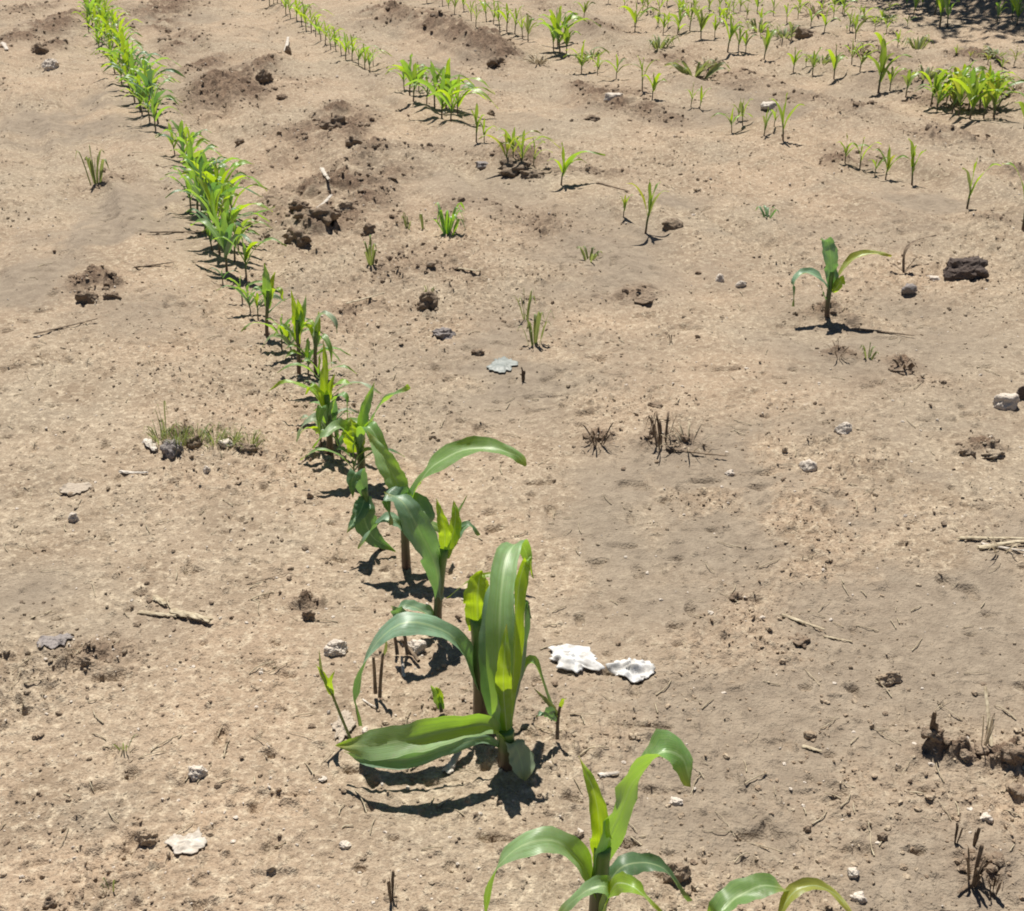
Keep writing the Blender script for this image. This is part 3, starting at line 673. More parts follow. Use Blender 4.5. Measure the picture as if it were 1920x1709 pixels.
# plant behind with red stem
hero((820, 1182), [(821, 1140, 0), (825, 1090, 0), (832, 1030, 0)], [
  ([(832, 1050, 0), (834, 1000, -.004), (826, 965, 0), (818, 935, .01)], 27, 'leaf_young', dict(side=X, fold=.5, base=.8, peak=.3)),
  ([(834, 1045, 0), (850, 1000, .01), (854, 965, .02), (850, 938, .03)], 27, 'leaf_young', dict(side=(1, .3, 0), fold=.4, base=.8)),
  ([(836, 1020, .01), (852, 975, .03), (876, 928, .05)], 11, 'leaf', dict(fold=.5)),
  ([(825, 1125, -.004), (812, 1050, -.02), (780, 985, -.03), (752, 940, -.02), (720, 922, .0)], 56, 'leaf_blue', dict(side=(1, .7, .2), fold=.3, base=.3, peak=.5)),
  ([(835, 1050, .01), (855, 1010, .02), (880, 985, .03), (897, 1005, .03)], 34, 'leaf_blue', dict(side=(0, 1, .3))),
  ([(820, 1170, -.005), (800, 1150, -.01), (765, 1135, -.01), (738, 1145, -.01)], 34, 'leaf_blue', dict(side=(0, 1, .2))),
 ], 'maize with a reddish stem and a yellow-green upright whorl behind the big pair', .0065, .007)
# Y shaped plant
hero((762, 1062), [(760, 1020, 0), (760, 970, 0), (766, 932, 0)], [
  ([(766, 945, 0), (745, 905, .005), (720, 860, .02), (688, 808, .05)], 46, 'leaf', dict(side=(1, .2, .35), fold=.5, base=.6, peak=.5)),
  ([(768, 945, 0), (800, 890, .005), (850, 852, .02), (910, 838, .02), (965, 852, .01), (985, 875, .0)], 54, 'leaf', dict(side=(.2, 1, .55), fold=.35, base=.5, peak=.35)),
  ([(764, 950, -.005), (745, 935, -.02), (722, 935, -.02), (735, 985, -.03)], 50, 'leaf_blue', dict(side=(.3, 1, .2))),
  ([(764, 960, -.01), (780, 945, -.02), (800, 975, -.04), (790, 1010, -.05)], 50, 'leaf_blue', dict(side=(.5, 1, .2))),
  ([(762, 960, 0), (770, 925, .01), (790, 905, .03)], 20, 'leaf_young', dict(fold=.6)),
  ([(762, 1000, 0), (735, 975, -.01), (700, 990, -.02), (672, 1030, -.03)], 34, 'leaf_blue', dict(side=(.3, 1, .2))),
  ([(762, 1010, 0), (785, 985, .01), (820, 990, .02), (850, 1030, .02)], 30, 'leaf', dict(side=(.3, 1, .2))),
 ], 'maize with two long leaves spread in a wide Y', .0075, .007)
hero((722, 1030), [(705, 1000, 0), (690, 950, 0), (682, 915, 0)], [
  ([(684, 930, 0), (682, 968, -.01), (700, 1008, -.02), (742, 1034, -.02)], 52, 'leaf_blue', dict(side=(1, .3, .2), fold=.5, base=.6)),
  ([(684, 930, 0), (672, 890, -.01), (660, 900, -.02), (662, 935, -.03)], 36, 'leaf_blue', dict(side=(1, .3, 0))),
  ([(684, 935, 0), (675, 960, -.02), (650, 1000, -.05)], 36, 'leaf_blue', dict(side=(1, .3, 0))),
 ], 'dark curled maize seedling leaning left beneath the Y-shaped plant', .006, .005)
hero((678, 905), [(678, 880, 0), (676, 850, 0), (670, 815, 0)], [
  ([(668, 850, 0), (662, 815, -.004), (658, 785, .0)], 46, 'leaf_young', dict(side=X, fold=.3, base=.8, peak=.5)),
  ([(672, 835, 0), (680, 780, .01), (690, 750, .02), (703, 715, .03)], 26, 'leaf', dict(side=(1, .3, 0), fold=.7)),
  ([(676, 840, 0), (698, 785, .01), (730, 745, .01), (768, 725, .0)], 42, 'leaf', dict(side=(.4, 1, .4), fold=.3)),
  ([(672, 840, 0), (640, 800, .0), (610, 815, -.02), (585, 840, -.03)], 30, 'leaf', dict(side=(.2, 1, .3))),
  ([(676, 840, 0), (690, 800, -.02), (720, 850, -.04), (745, 895, -.05)], 34, 'leaf', dict(side=(1, .8, .2), fold=.5)),
 ], 'maize with a bright yellow heart, just above the Y-shaped plant', .008, .007)
hero((618, 850), [(618, 820, 0), (616, 780, 0), (612, 740, 0)], [
  ([(612, 770, 0), (608, 720, 0), (610, 680, .01), (606, 640, .02)], 18, 'leaf_young', dict(side=X, fold=.5)),
  ([(612, 770, 0), (618, 730, 0), (628, 700, .01)], 15, 'leaf_young', dict(side=X, fold=.5)),
  ([(614, 780, 0), (598, 740, -.01), (584, 725, -.01), (572, 740, -.01)], 20, 'leaf_young', dict(side=(.6, 1, .1), fold=.3)),
  ([(616, 790, 0), (632, 745, -.01), (648, 745, -.02), (652, 785, -.03)], 20, 'leaf', dict(side=(.6, 1, .1))),
  ([(614, 810, 0), (595, 785, -.01), (572, 795, -.02), (555, 828, -.03)], 24, 'leaf_pale', dict(side=(.2, 1, .3))),
  ([(616, 800, 0), (606, 765, -.02), (598, 780, -.03), (600, 825, -.04)], 22, 'leaf', dict(side=(1, .5, 0))),
  ([(616, 815, 0), (628, 790, -.01), (644, 800, -.02), (648, 835, -.03)], 18, 'leaf_blue', dict(side=(1, .5, 0))),
 ], 'bushy maize seedling just above the yellow-hearted one in the first row', .007, .006)
hero((592, 706), [(591, 670, 0), (592, 640, 0), (592, 622, 0)], [
  ([(592, 650, 0), (594, 612, 0), (606, 588, .0), (626, 600, -.01), (632, 625, -.02)], 20, 'leaf_pale', dict(side=(.4, 1, .2))),
  ([(592, 655, 0), (604, 630, 0), (618, 650, -.02), (622, 690, -.03)], 15, 'leaf', dict(side=(1, .6, .2))),
  ([(592, 645, 0), (596, 610, 0), (598, 584, .01)], 14, 'leaf_young', dict(side=X, fold=.5)),
  ([(592, 650, 0), (580, 615, 0), (566, 618, -.01), (562, 645, -.01)], 13, 'leaf_young', dict(side=(.5, 1, .2))),
  ([(592, 670, 0), (606, 655, .01), (628, 665, .01), (640, 682, .0)], 10, 'leaf', dict()),
 ], 'maize seedling with a pale leaf flag, right one of the red-stemmed pair', .0045, .004)
hero((560, 700), [(560, 660, 0), (558, 620, 0), (558, 600, 0)], [
  ([(558, 640, 0), (554, 590, 0), (546, 543, .01)], 17, 'leaf_young', dict(side=X, fold=.4)),
  ([(558, 630, 0), (568, 590, 0), (574, 552, .02)], 15, 'leaf', dict(side=X, fold=.5)),
  ([(558, 625, 0), (562, 585, 0), (558, 560, .0)], 18, 'leaf_young', dict(side=X, fold=.5)),
  ([(558, 640, 0), (576, 605, -.01), (590, 612, -.02), (598, 645, -.02)], 14, 'leaf_young', dict(side=(.5, 1, .2))),
  ([(558, 645, 0), (540, 618, 0), (526, 612, -.01), (514, 630, -.01)], 12, 'leaf', dict(side=(.3, 1, .2))),
  ([(559, 665, 0), (575, 655, 0), (592, 668, -.01)], 10, 'leaf', dict(side=(.3, 1, .2))),
 ], 'maize seedling with a slim red stem, left one of the red-stemmed pair', .005, .0045)
hero((500, 630), [(500, 600, 0), (502, 560, 0), (502, 545, 0)], [
  ([(502, 580, 0), (500, 530, 0), (496, 493, .01)], 20, 'leaf', dict(side=X, fold=.4)),
  ([(502, 575, 0), (514, 545, 0), (526, 545, -.01), (530, 565, -.01)], 15, 'leaf_young', dict(side=(1, .6, .2))),
  ([(502, 575, 0), (508, 535, .01), (516, 510, .02)], 15, 'leaf_young', dict(side=X)),
  ([(502, 570, 0), (490, 545, .0), (478, 540, .0), (470, 552, .0)], 12, 'leaf', dict(side=(.3, 1, .2))),
  ([(502, 590, 0), (525, 568, .0), (550, 555, .0)], 9, 'leaf_blue', dict()),
 ], 'single slender maize seedling above the red-stemmed pair', .0045, .004)
seedling_jobs = [(528, 655, 590, DG_), (548, 668, 600, BR_), (578, 705, 640, DG_), (604, 738, 668, BR_), (630, 830, 752, DG_), (602, 842, 770, BR_), (640, 862, 790, DG_), (612, 790, 700, BR_), (665, 905, 830, DG_), (484, 600, 545, BR_), (470, 585, 530, DG_)]
# isolated plant at right
hero((1550, 600), [(1552, 570, 0), (1556, 540, 0), (1560, 510, 0)], [
  ([(1560, 540, 0), (1558, 490, 0), (1552, 455, .0), (1538, 448, -.01)], 30, 'leaf_blue', dict(side=X, fold=.35, base=.7, peak=.5)),
  ([(1562, 545, 0), (1575, 515, 0), (1600, 485, .0), (1640, 474, .0), (1672, 480, -.01)], 26, 'leaf_yellow', dict(side=(.2, 1, .4))),
  ([(1556, 550, 0), (1535, 520, 0), (1505, 512, 0), (1488, 530, -.01), (1488, 575, -.02)], 26, 'leaf_blue', dict(side=(.2, 1, .3))),
  ([(1562, 550, 0), (1575, 530, -.01), (1582, 515, 0)], 22, 'leaf_young', dict(side=X)),
  ([(1554, 570, 0), (1545, 555, 0), (1540, 535, 0)], 10, 'leaf_blue', dict()),
 ], 'lone maize plant standing apart near the large dark stone', .0065, .006, 'maize plants of the second row')

# ------------------------------------------------------------------ small seedlings
def seedling(px, py, top, seed, label, kind='maize', spread=.6, nl=4, mats=('leaf_far', 'leaf_young'), group=None, wid=1.0, name='maize_seedling', cat='maize seedling'):
    rs = random.Random(seed*13+int(px)*3+int(py))
    b = gp(px, py); t = at_depth(px, top, b.y); Hh = max(t.z-b.z, .02)
    e = empty(name, b); tag(e, label, cat, group)
    k = scale_at(px, py)
    sr = max(Hh*.024, .0019)
    lean = Vector((rs.uniform(-.06, .06), rs.uniform(-.06, .06), 0))*Hh
    sh = Hh*rs.uniform(.38, .52)
    stem(e, b, [b-Vector((0, 0, .006)), b+lean*.4+Vector((0, 0, sh*.5)), b+lean+Vector((0, 0, sh))], sr, sr*.8, sides=6)
    az = rs.uniform(-.6, .6)
    for i in range(nl):
        f = i/max(1, nl-1)
        h0 = sh*(.55+.42*f); o = b+lean*(h0/sh)+Vector((0, 0, h0))
        a = az+(math.pi if i % 2 else 0)+rs.uniform(-.45, .45)
        d = Vector((math.cos(a), math.sin(a)*.9, 0))
        L = (Hh-h0)*rs.uniform(.85, 1.4); sp = spread*(1.15-.75*f)
        if i == nl-1: sp *= .25
        elif rs.random() < .4: sp *= 1.35
        p1 = o+d*L*sp*.30+Vector((0, 0, L*.42)); p2 = o+d*L*sp*.75+Vector((0, 0, L*(.80-.2*sp)))
        p3 = o+d*L*sp*1.15+Vector((0, 0, L*(1.0-.62*sp)))
        sd_ = Vector((-d.y, d.x, 0))+Vector((rs.uniform(.2, .9), 0, rs.uniform(0, .3)))
        V, Fc, UV = blade_geo([o, p1, p2, p3], max(Hh*.135*wid*rs.uniform(.8, 1.2), .006), fold=.35, n=9, na=4, seed=rs.randint(0, 999), side=sd_, roll=(rs.uniform(-25, 25), rs.uniform(-50, 50)))
        meshobj('leaf', V, Fc, M[mats[rs.randrange(len(mats))]], e, UV, origin=b)
    return e
def ordn(n):
    return ['nearest', 'second', 'third', 'fourth', 'fifth', 'sixth', 'seventh', 'eighth', 'ninth', 'tenth', 'eleventh', 'twelfth', 'thirteenth', 'fourteenth', 'fifteenth', 'sixteenth', 'seventeenth', 'eighteenth', 'nineteenth', 'twentieth', 'twenty-first', 'twenty-second', 'twenty-third', 'twenty-fourth', 'twenty-fifth', 'twenty-sixth', 'twenty-seventh', 'twenty-eighth', 'twenty-ninth', 'thirtieth'][n]
def run(pts, where, group, look='maize seedling', **kw):
    """pts ordered from the viewer outwards: (px, py, top[, nl, spread])"""
    for i, q in enumerate(pts):
        a = dict(kw)
        if len(q) > 3: a['nl'] = q[3]
        if len(q) > 4: a['spread'] = q[4]
        if len(q) > 5: a['mats'] = q[5]
        tall = 'tall' if q[1]-q[2] > kw.get('tallpx', 70) else 'short'
        a.pop('tallpx', None)
        seedling(q[0], q[1], q[2], i, f'{tall} {look}, {ordn(i)} {where}' if i == 0 else f'{tall} {look}, {ordn(i)} nearest {where}', group=group, **a)
DG = ('leaf', 'leaf_blue'); BR = ('leaf_young', 'leaf_far', 'leaf', 'leaf'); YL = ('leaf_yellow', 'leaf_far'); GY = ('leaf_far', 'leaf_weed', 'leaf_far', 'leaf_young')
run([(455, 568, 515, 3, .9, BR), (418, 535, 500, 3, 1.1, DG), (462, 525, 440, 4, .7, BR), (425, 508, 400, 5, .6, DG), (440, 490, 405, 4, .7, BR), (412, 478, 380, 4, .6, DG),
     (398, 470, 400, 5, .5, DG), (448, 470, 410, 5, .8, BR), (430, 450, 370, 5, .8, BR), (412, 455, 345, 5, .4, ('leaf_young', 'leaf')), (395, 432, 340, 5, .6, DG), (405, 440, 350, 4, .5, DG), (385, 430, 330, 5, .5, DG), (418, 420, 298, 5, .5, ('leaf_young',)), (440, 412, 330, 4, .8, BR), (370, 405, 300, 5, .5, DG),
     (358, 395, 320, 5, .7, DG), (378, 398, 300, 5, .6, DG), (425, 395, 310, 5, .7, BR), (385, 372, 290, 5, .5, DG), (400, 385, 292, 4, .6, ('leaf_young', 'leaf')), (372, 372, 272, 5, .5, BR), (388, 352, 285, 4, .8, DG), (355, 345, 262, 4, .6, BR), (365, 318, 240, 4, .6, BR),
     (345, 300, 228, 5, .7, BR), (328, 290, 238, 4, .8, ('leaf_young', 'leaf_far')), (360, 292, 235, 4, .6, DG), (350, 312, 245, 5, .7, DG)],
    'in the leafy middle stretch of the first row', 'seedlings in the middle stretch of the first row', tallpx=85, wid=1.25)
for (a, b, c, mt), lab in zip(seedling_jobs, ['short leafy seedling between the slender one and the red-stemmed pair', 'bright seedling touching the red-stemmed pair from the left', 'dark seedling at the foot of the red-stemmed pair', 'bright seedling just below the red-stemmed pair', 'dark leafy seedling right of the bushy one', 'bright leafy seedling left of the bushy one', 'dark seedling in front of the bushy one, beside the yellow heart', 'bright seedling behind the bushy one', 'dark small seedling at the foot of the yellow-hearted maize', 'bright seedling left of the single slender one', 'dark low seedling at the near end of the leafy middle stretch']):
    seedling(a, b, c, int(a), lab, nl=5, spread=.85, mats=mt, wid=1.5, group='small seedlings filling the first row')
p = [(292, 245, 185), (296, 232, 150), (282, 228, 165), (268, 215, 150), (294, 214, 128), (280, 200, 120), (262, 205, 140), (250, 192, 128), (276, 186, 110), (290, 190, 118), (258, 178, 105), (240, 172, 108),
     (270, 165, 95), (248, 160, 88), (228, 158, 100), (262, 150, 85), (236, 145, 78), (218, 140, 82), (250, 132, 72), (228, 126, 60), (210, 120, 62), (238, 112, 50)]
run([(a+rnd.randint(-4, 4), b, c, 5, .7, ('leaf_young', 'leaf_far', 'leaf', 'leaf', 'leaf_blue')) for a, b, c in p], 'in the dense far stretch of the first row', 'crowded seedlings at the far end of the first row', tallpx=78, wid=1.1)
p = [(222, 104, 45), (204, 100, 42), (190, 98, 50), (228, 92, 30), (208, 86, 25), (192, 82, 28), (178, 80, 35), (215, 74, 15), (198, 68, 8), (182, 64, 10), (168, 62, 18), (206, 56, 0), (190, 50, -5), (175, 46, -8), (162, 42, 0),
     (198, 38, -15), (183, 32, -20), (168, 28, -22), (190, 18, -30), (174, 12, -35), (160, 6, -40), (182, -4, -45), (166, -14, -55)]
run([(a+rnd.randint(-4, 4), b, c, 5, .62, ('leaf_young', 'leaf_far', 'leaf')) for a, b, c in p], 'at the top end of the first row', 'crowded seedlings at the far end of the first row', tallpx=58)
run([(1210, 440, 345, 4, .35, ('leaf_far', 'leaf_yellow')), (1168, 418, 360, 3, .4, YL), (1052, 348, 278, 4, .7, ('leaf_young',))], 'in the sparse near part of the second row', 'maize plants of the second row', tallpx=80)
run([(1000, 312, 262, 4, .8, YL), (978, 318, 252, 5, .7, YL), (962, 305, 238, 5, .7, YL), (948, 302, 245, 4, .8, YL), (908, 268, 222, 3, .5, GY), (893, 266, 200, 3, .3, GY)], 'in the yellowish clump of the second row', 'yellowish seedlings of the second row', tallpx=60)
run([(845, 228, 160, 5, .9, BR), (828, 222, 140, 5, .9, BR), (858, 214, 150, 5, .9, BR), (836, 205, 122, 5, .8, BR), (815, 202, 125, 4, .8, BR), (800, 196, 140, 4, .8, BR), (775, 190, 120, 5, .8, BR), (768, 178, 102, 5, .8, BR), (758, 168, 118, 4, .8, BR), (785, 172, 125, 4, .8, BR)],
    'in the bright bushy clump of the second row', 'bright seedlings of the second row', tallpx=75, wid=1.3)
p = [(694, 135, 92), (684, 130, 84), (700, 124, 88), (672, 122, 76), (660, 114, 68), (648, 112, 62), (655, 104, 64), (640, 104, 62), (630, 96, 56), (620, 92, 50), (628, 84, 50), (610, 84, 42), (602, 76, 34), (592, 70, 28), (584, 62, 15), (574, 58, 8), (566, 52, 2), (572, 42, 0), (556, 40, -5), (545, 34, -10), (536, 28, -15), (528, 22, -18), (514, 18, -22), (520, 6, -35), (505, 4, -30), (492, -2, -40)]
run([(a, b, c, 4, .7, ('leaf_far', 'leaf_young', 'leaf')) for a, b, c in p], 'along the far line of the second row', 'small seedlings along the far second row', tallpx=50)
# third row
run([(1918, 432, 310, 4, .5, GY), (1813, 392, 305, 3, .4, GY), (1710, 348, 268, 3, .25, GY), (1660, 338, 280, 4, .6, YL), (1640, 330, 290, 3, .6, YL), (1612, 318, 262, 3, .5, GY), (1585, 300, 255, 4, .7, YL)],
    'in the right part of the third row', 'seedlings in the right part of the third row', tallpx=75, wid=1.1)
run([(1468, 265, 188, 3, .4, GY), (1432, 258, 205, 3, .5, GY), (1450, 250, 200, 3, .7, GY), (1372, 250, 205, 5, 1., GY), (1392, 240, 188, 3, .3, GY), (1382, 232, 190, 3, .5, GY), (1312, 206, 165, 2, .4, GY), (1295, 204, 160, 3, .5, GY)],
    'in the middle part of the third row', 'seedlings in the middle part of the third row', tallpx=60, wid=1.1)
run([(1223, 182, 135, 4, .6, GY), (1204, 174, 112, 3, .3, GY), (1155, 150, 105, 4, .9, GY), (1120, 142, 105, 3, .8, GY), (1090, 136, 85, 5, .9, GY), (1062, 106, 50, 4, .8, BR), (1050, 104, 22, 5, .6, BR), (1038, 96, 35, 5, .6, BR), (1046, 88, 15, 5, .6, BR), (1058, 80, 20, 4, .6, BR)],
    'in the far part of the third row', 'seedlings in the far part of the third row', tallpx=60, wid=1.3)
p = [(990, 80, 28), (980, 72, 25), (965, 64, 12), (950, 60, 8), (937, 58, 10), (925, 46, 2), (912, 40, -5), (892, 50, 8), (884, 40, 0), (870, 22, -15), (852, 26, -12), (842, 20, -15), (830, 10, -25), (800, 4, -30), (790, -4, -38)]
run([(a, b, c, 4, .6, GY+('leaf_young',)) for a, b, c in p], 'at the top end of the third row', 'small seedlings at the top end of the third row', tallpx=46)
# fourth row and the bright clump
p = [(1918, 250, 185), (1864, 226, 165), (1745, 200, 128), (1698, 184, 125), (1668, 172, 120), (1646, 180, 82), (1594, 146, 78), (1612, 135, 85), (1563, 152, 92), (1523, 142, 92), (1510, 135, 100), (1487, 138, 88), (1432, 114, 55), (1398, 100, 58), (1384, 98, 42), (1364, 98, 30), (1340, 70, 32), (1314, 76, 12), (1293, 58, 5), (1270, 66, 12), (1243, 66, 25), (1190, 60, 10), (1094, 54, 0)]
run([(a, b, c, 4, .55, GY) for a, b, c in p], 'in the straggling fourth row', 'seedlings of the straggling fourth row', tallpx=62, wid=1.3)
p = [(1780, 222, 150), (1800, 226, 138), (1822, 224, 140), (1842, 222, 145), (1860, 220, 150), (1772, 205, 130), (1792, 208, 120), (1812, 208, 118), (1834, 206, 122), (1852, 204, 128), (1872, 200, 135), (1784, 192, 118), (1804, 190, 122), (1826, 190, 128), (1846, 188, 130), (1866, 186, 132), (1760, 212, 150), (1754, 196, 135)]
run([(a+rnd.randint(-5, 5), b, c+rnd.randint(-6,14), 6, .72, ('leaf_young', 'leaf_far', 'leaf', 'leaf_yellow')) for a, b, c in p], 'in the dense bright clump at upper right', 'seedlings of the dense bright clump', tallpx=78, wid=1.15)
# far scatter
pts = []
rf = random.Random(5)
fixed = [(1604, 74, 25), (1545, 64, 18), (1592, 62, 20), (1652, 98, 62), (1682, 90, 55), (1700, 60, 28), (1475, 45, 5), (1450, 30, -8), (1500, 28, -5), (1520, 50, 12), (1562, 40, 2), (1580, 26, -12), (1620, 40, 10), (1640, 60, 30), (1350, 40, 5), (1375, 26, -8), (1400, 34, 0), (1420, 20, -15), (1330, 24, -10), (1300, 18, -15), (1275, 22, -12), (1250, 12, -22), (1205, 22, -12), (1170, 20, -10), (1140, 12, -20), (1195, 8, -25), (1225, 34, 0), (1290, 36, 5)]
fixed += [(rf.randint(1180, 1680), rf.randint(-20, 70), 0) for _ in range(64)]
fixed.sort(key=lambda q: -q[1])
for h in range(0, len(fixed), 22):
    seg = fixed[h:h+22]; nm = ['nearest', 'second', 'middle', 'fourth', 'farthest'][h//22]
    run([(a, b, c if c else b-rf.randint(20, 36), 3, .6, GY) for a, b, c in seg], f'in the {nm} belt of sparse top-edge seedlings', 'sparse seedlings along the top edge', tallpx=38, wid=1.4)
p = [(1905, 56, -5), (1896, 44, -15), (1868, 52, 5), (1776, 52, -10), (1762, 50, -30), (1752, 30, -35), (1712, 32, -18), (1700, 20, -25), (1728, 16, -20)]
run([(a, b, c, 5, .45, ('leaf', 'leaf_young')) for a, b, c in p], 'growing in the shade at the top right corner', 'seedlings in the shade at the top right', tallpx=60, wid=1.2)
p = [(1790, 118, 85), (1815, 132, 95), (1850, 128, 100), (1878, 140, 108), (1900, 128, 92)]
run([(a, b, c, 4, .6, YL) for a, b, c in p], 'behind the dense bright clump', 'faint seedlings behind the bright clump', tallpx=40, look='yellowish seedling')

# odd leaf near second row: long shadowed blade
b = gp(1052, 348)
# ------------------------------------------------------------------ weeds, grass tufts, dead sprouts
def tuft(px, py, top, wpx, n, label, mat='leaf_weed', name='weed_tuft', cat='weed', group=None, bw_=4, seed=1, droop=.5):
    b = gp(px, py); t = at_depth(px, top, b.y); Hh = max(t.z-b.z, .012); k = scale_at(px, py); rs = random.Random(seed+int(px))
    e = empty(name, b); tag(e, label, cat, group)
    for i in range(n):
        a = rs.uniform(0, 2*math.pi); d = Vector((math.cos(a), math.sin(a), 0)); rad = wpx*k*.5*rs.uniform(.4, 1)
        h = Hh*rs.uniform(.55, 1); o = b+d*rad*rs.uniform(.05, .6); o.z = G(o.x, o.y)-.003
        P = [o, o+d*rad*.35+Vector((0, 0, h*.6)), o+d*rad*.75+Vector((0, 0, h)), o+d*rad*1.1+Vector((0, 0, h*(1-droop*rs.random())))]
        V, Fc, UV = blade_geo(P, bw_*k*rs.uniform(.7, 1.3), n=7, na=2, seed=i, side=(rs.uniform(-1, 1), rs.uniform(-1, 1), .1), fold=.3)
        meshobj('blade', V, Fc, M[mat], e, UV, origin=b)
    return e
tuft(838, 440, 382, 60, 16, 'small bushy green weed between the rows, casting a dark foot shadow', 'leaf', bw_=8)
tuft(795, 430, 395, 20, 4, 'thin sparse weed left of the small bushy green weed', bw_=4)
tuft(765, 430, 398, 24, 4, 'faint thin weed, left of two beside the bushy green weed', bw_=4)
tuft(695, 498, 448, 36, 9, 'greyish weed right of the leafy middle stretch', 'leaf_weed', bw_=6)
tuft(180, 345, 268, 44, 9, 'small weed with thin spiky blades alone at left', 'leaf_weed', bw_=6)
tuft(1002, 645, 575, 50, 12, 'sparse pale green weed in mid field', 'leaf_weed', bw_=6)
tuft(985, 600, 540, 50, 6, 'thin dark blades just above the sparse pale weed', 'leaf_weed', bw_=4)
tuft(805, 560, 528, 34, 6, 'fine weed sprouting behind the dark jagged clod', 'leaf_weed', bw_=4)
tuft(1440, 408, 382, 44, 8, 'small dark greyish weed on the open upper right soil', 'leaf_blue', bw_=6)
tuft(1105, 488, 462, 50, 8, 'low grey-green weed in the centre', 'leaf_weed', bw_=6)
tuft(1300, 145, 112, 90, 18, 'low brownish weed mat near the far third row', 'leaf_weed', bw_=8)
tuft(1245, 842, 775, 90, 12, 'dead dark sprout casting a long thin shadow', 'straw_dark', 'dead_sprout', 'dead sprout', bw_=4.5, droop=1.3)
tuft(1290, 836, 800, 100, 14, 'dry pale weed remains right of the dead dark sprout', 'straw', 'dead_weed', 'weed', bw_=3)
tuft(1120, 832, 795, 66, 12, 'brown withered tuft left of the dead dark sprout', 'straw_dark', 'dead_weed', 'weed', bw_=4)
tuft(1572, 672, 645, 70, 7, 'brown withered weed below the lone maize plant', 'straw_dark', 'dead_weed', 'weed', bw_=4)
tuft(1628, 672, 640, 34, 6, 'greenish-brown tiny weed right of the withered one', 'leaf_weed', bw_=5)
tuft(1692, 694, 668, 70, 6, 'dark withered sprig over the flat dark clod', 'straw_dark', 'dead_weed', 'weed', bw_=5)
tuft(980, 716, 682, 12, 3, 'stubby dark sprout beside the blue-grey scrap', 'straw_dark', 'dead_sprout', 'dead sprout', bw_=8)
tuft(1258, 645, 622, 12, 2, 'single tiny dark stub on the open soil', 'straw_dark', 'dead_sprout', 'dead sprout', bw_=6)
tuft(1740, 1408, 1332, 16, 3, 'pointed dark dead sprout near the right edge', 'straw_dark', 'dead_sprout', 'dead sprout', bw_=16, droop=0)
tuft(1845, 1402, 1325, 50, 5, 'thin straw-coloured sprout right of the pointed one', 'straw', 'dead_sprout', 'dead sprout', bw_=4)
tuft(1793, 1582, 1520, 16, 3, 'thin dark upright sprout, left of the lower right group', 'straw_dark', 'dead_sprout', 'dead sprout', bw_=8, droop=0)
tuft(1826, 1585, 1542, 14, 3, 'thin dark upright sprout, right of the lower right group', 'straw_dark', 'dead_sprout', 'dead sprout', bw_=8, droop=0)
tuft(1825, 1650, 1590, 70, 12, 'dark brown-grey weed in the lower right corner', 'straw_dark', bw_=8)
slat((1250, 845), (1360, 862), 7, 'long thin dark strip added as the shadow right of the dead sprout', 'straw_dark', 'twig', 'twig', .006)  # thin dark strip added as the cast shadow of the dead sprout
slat((1600, 618), (1712, 634), 6, 'long thin dark strip added as the shadow right of the lone maize foot', 'straw_dark', 'twig', 'twig', .004)  # dark strip laid along the ground as the lone maize's cast shadow
slat((1825, 1650), (1795, 1680), 9, 'dark twig leaning from the lower right weed', 'straw_dark', 'twig', 'twig', .004)
tuft(1862, 1682, 1640, 26, 5, 'small dark sprout below the lower right weed', 'straw_dark', 'dead_sprout', 'dead sprout', bw_=10)
tuft(735, 1688, 1630, 34, 5, 'small dark sprout at the bottom left of the front maize', 'straw_dark', 'dead_sprout', 'dead sprout', bw_=7)
tuft(312, 822, 742, 20, 5, 'thin grass stalks standing above the left grass patch', 'leaf_weed', 'grass_stalk', 'grass', bw_=3)
for i, (x, y, lab) in enumerate([(300, 828, 'left end of the low grass patch'), (335, 822, 'centre left of the low grass patch'), (368, 826, 'centre of the low grass patch'), (402, 830, 'centre right of the low grass patch'), (436, 834, 'right side of the low grass patch'), (468, 836, 'far right end of the low grass patch')]):
    tuft(x, y, y-30, 62, 34, 'fine light green grass tuft at the '+lab, 'leaf_weed', 'grass_tuft', 'grass', 'fine grass tufts of the left patch', 1.7, seed=i, droop=1)
tuft(205, 1660, 1640, 30, 3, 'very small sprig on the bottom left soil', 'leaf_weed', bw_=3)
tuft(230, 1400, 1375, 50, 6, 'tiny greenish sprig on the lower left soil', 'leaf_weed', bw_=3)
tuft(1880, 1035, 1000, 90, 7, 'withered blades over the stalk bundle at right', 'straw', 'dead_weed', 'weed', bw_=4)
# dark sprig beside the large stone
b = gp(1695, 512); e = empty('dead_sprig', b); tag(e, 'dark bent sprig arching right, left of the large dark stone', 'dead sprout')
for pts, wd in (([(1695, 512, 0), (1698, 470, 0), (1722, 450, .02), (1756, 442, .03)], 9), ([(1695, 512, 0), (1715, 500, -.01), (1742, 496, -.02)], 11), ([(1695, 512, 0), (1680, 500, 0), (1668, 494, 0)], 10), ([(1700, 508, 0), (1716, 486, 0), (1728, 482, 0)], 7)):
    leaf(e, b, [at_depth(x, y, b.y+d) for x, y, d in pts], wd*scale_at(1695, 512), 'straw_dark', name='blade', n=12, na=3, fold=.4)
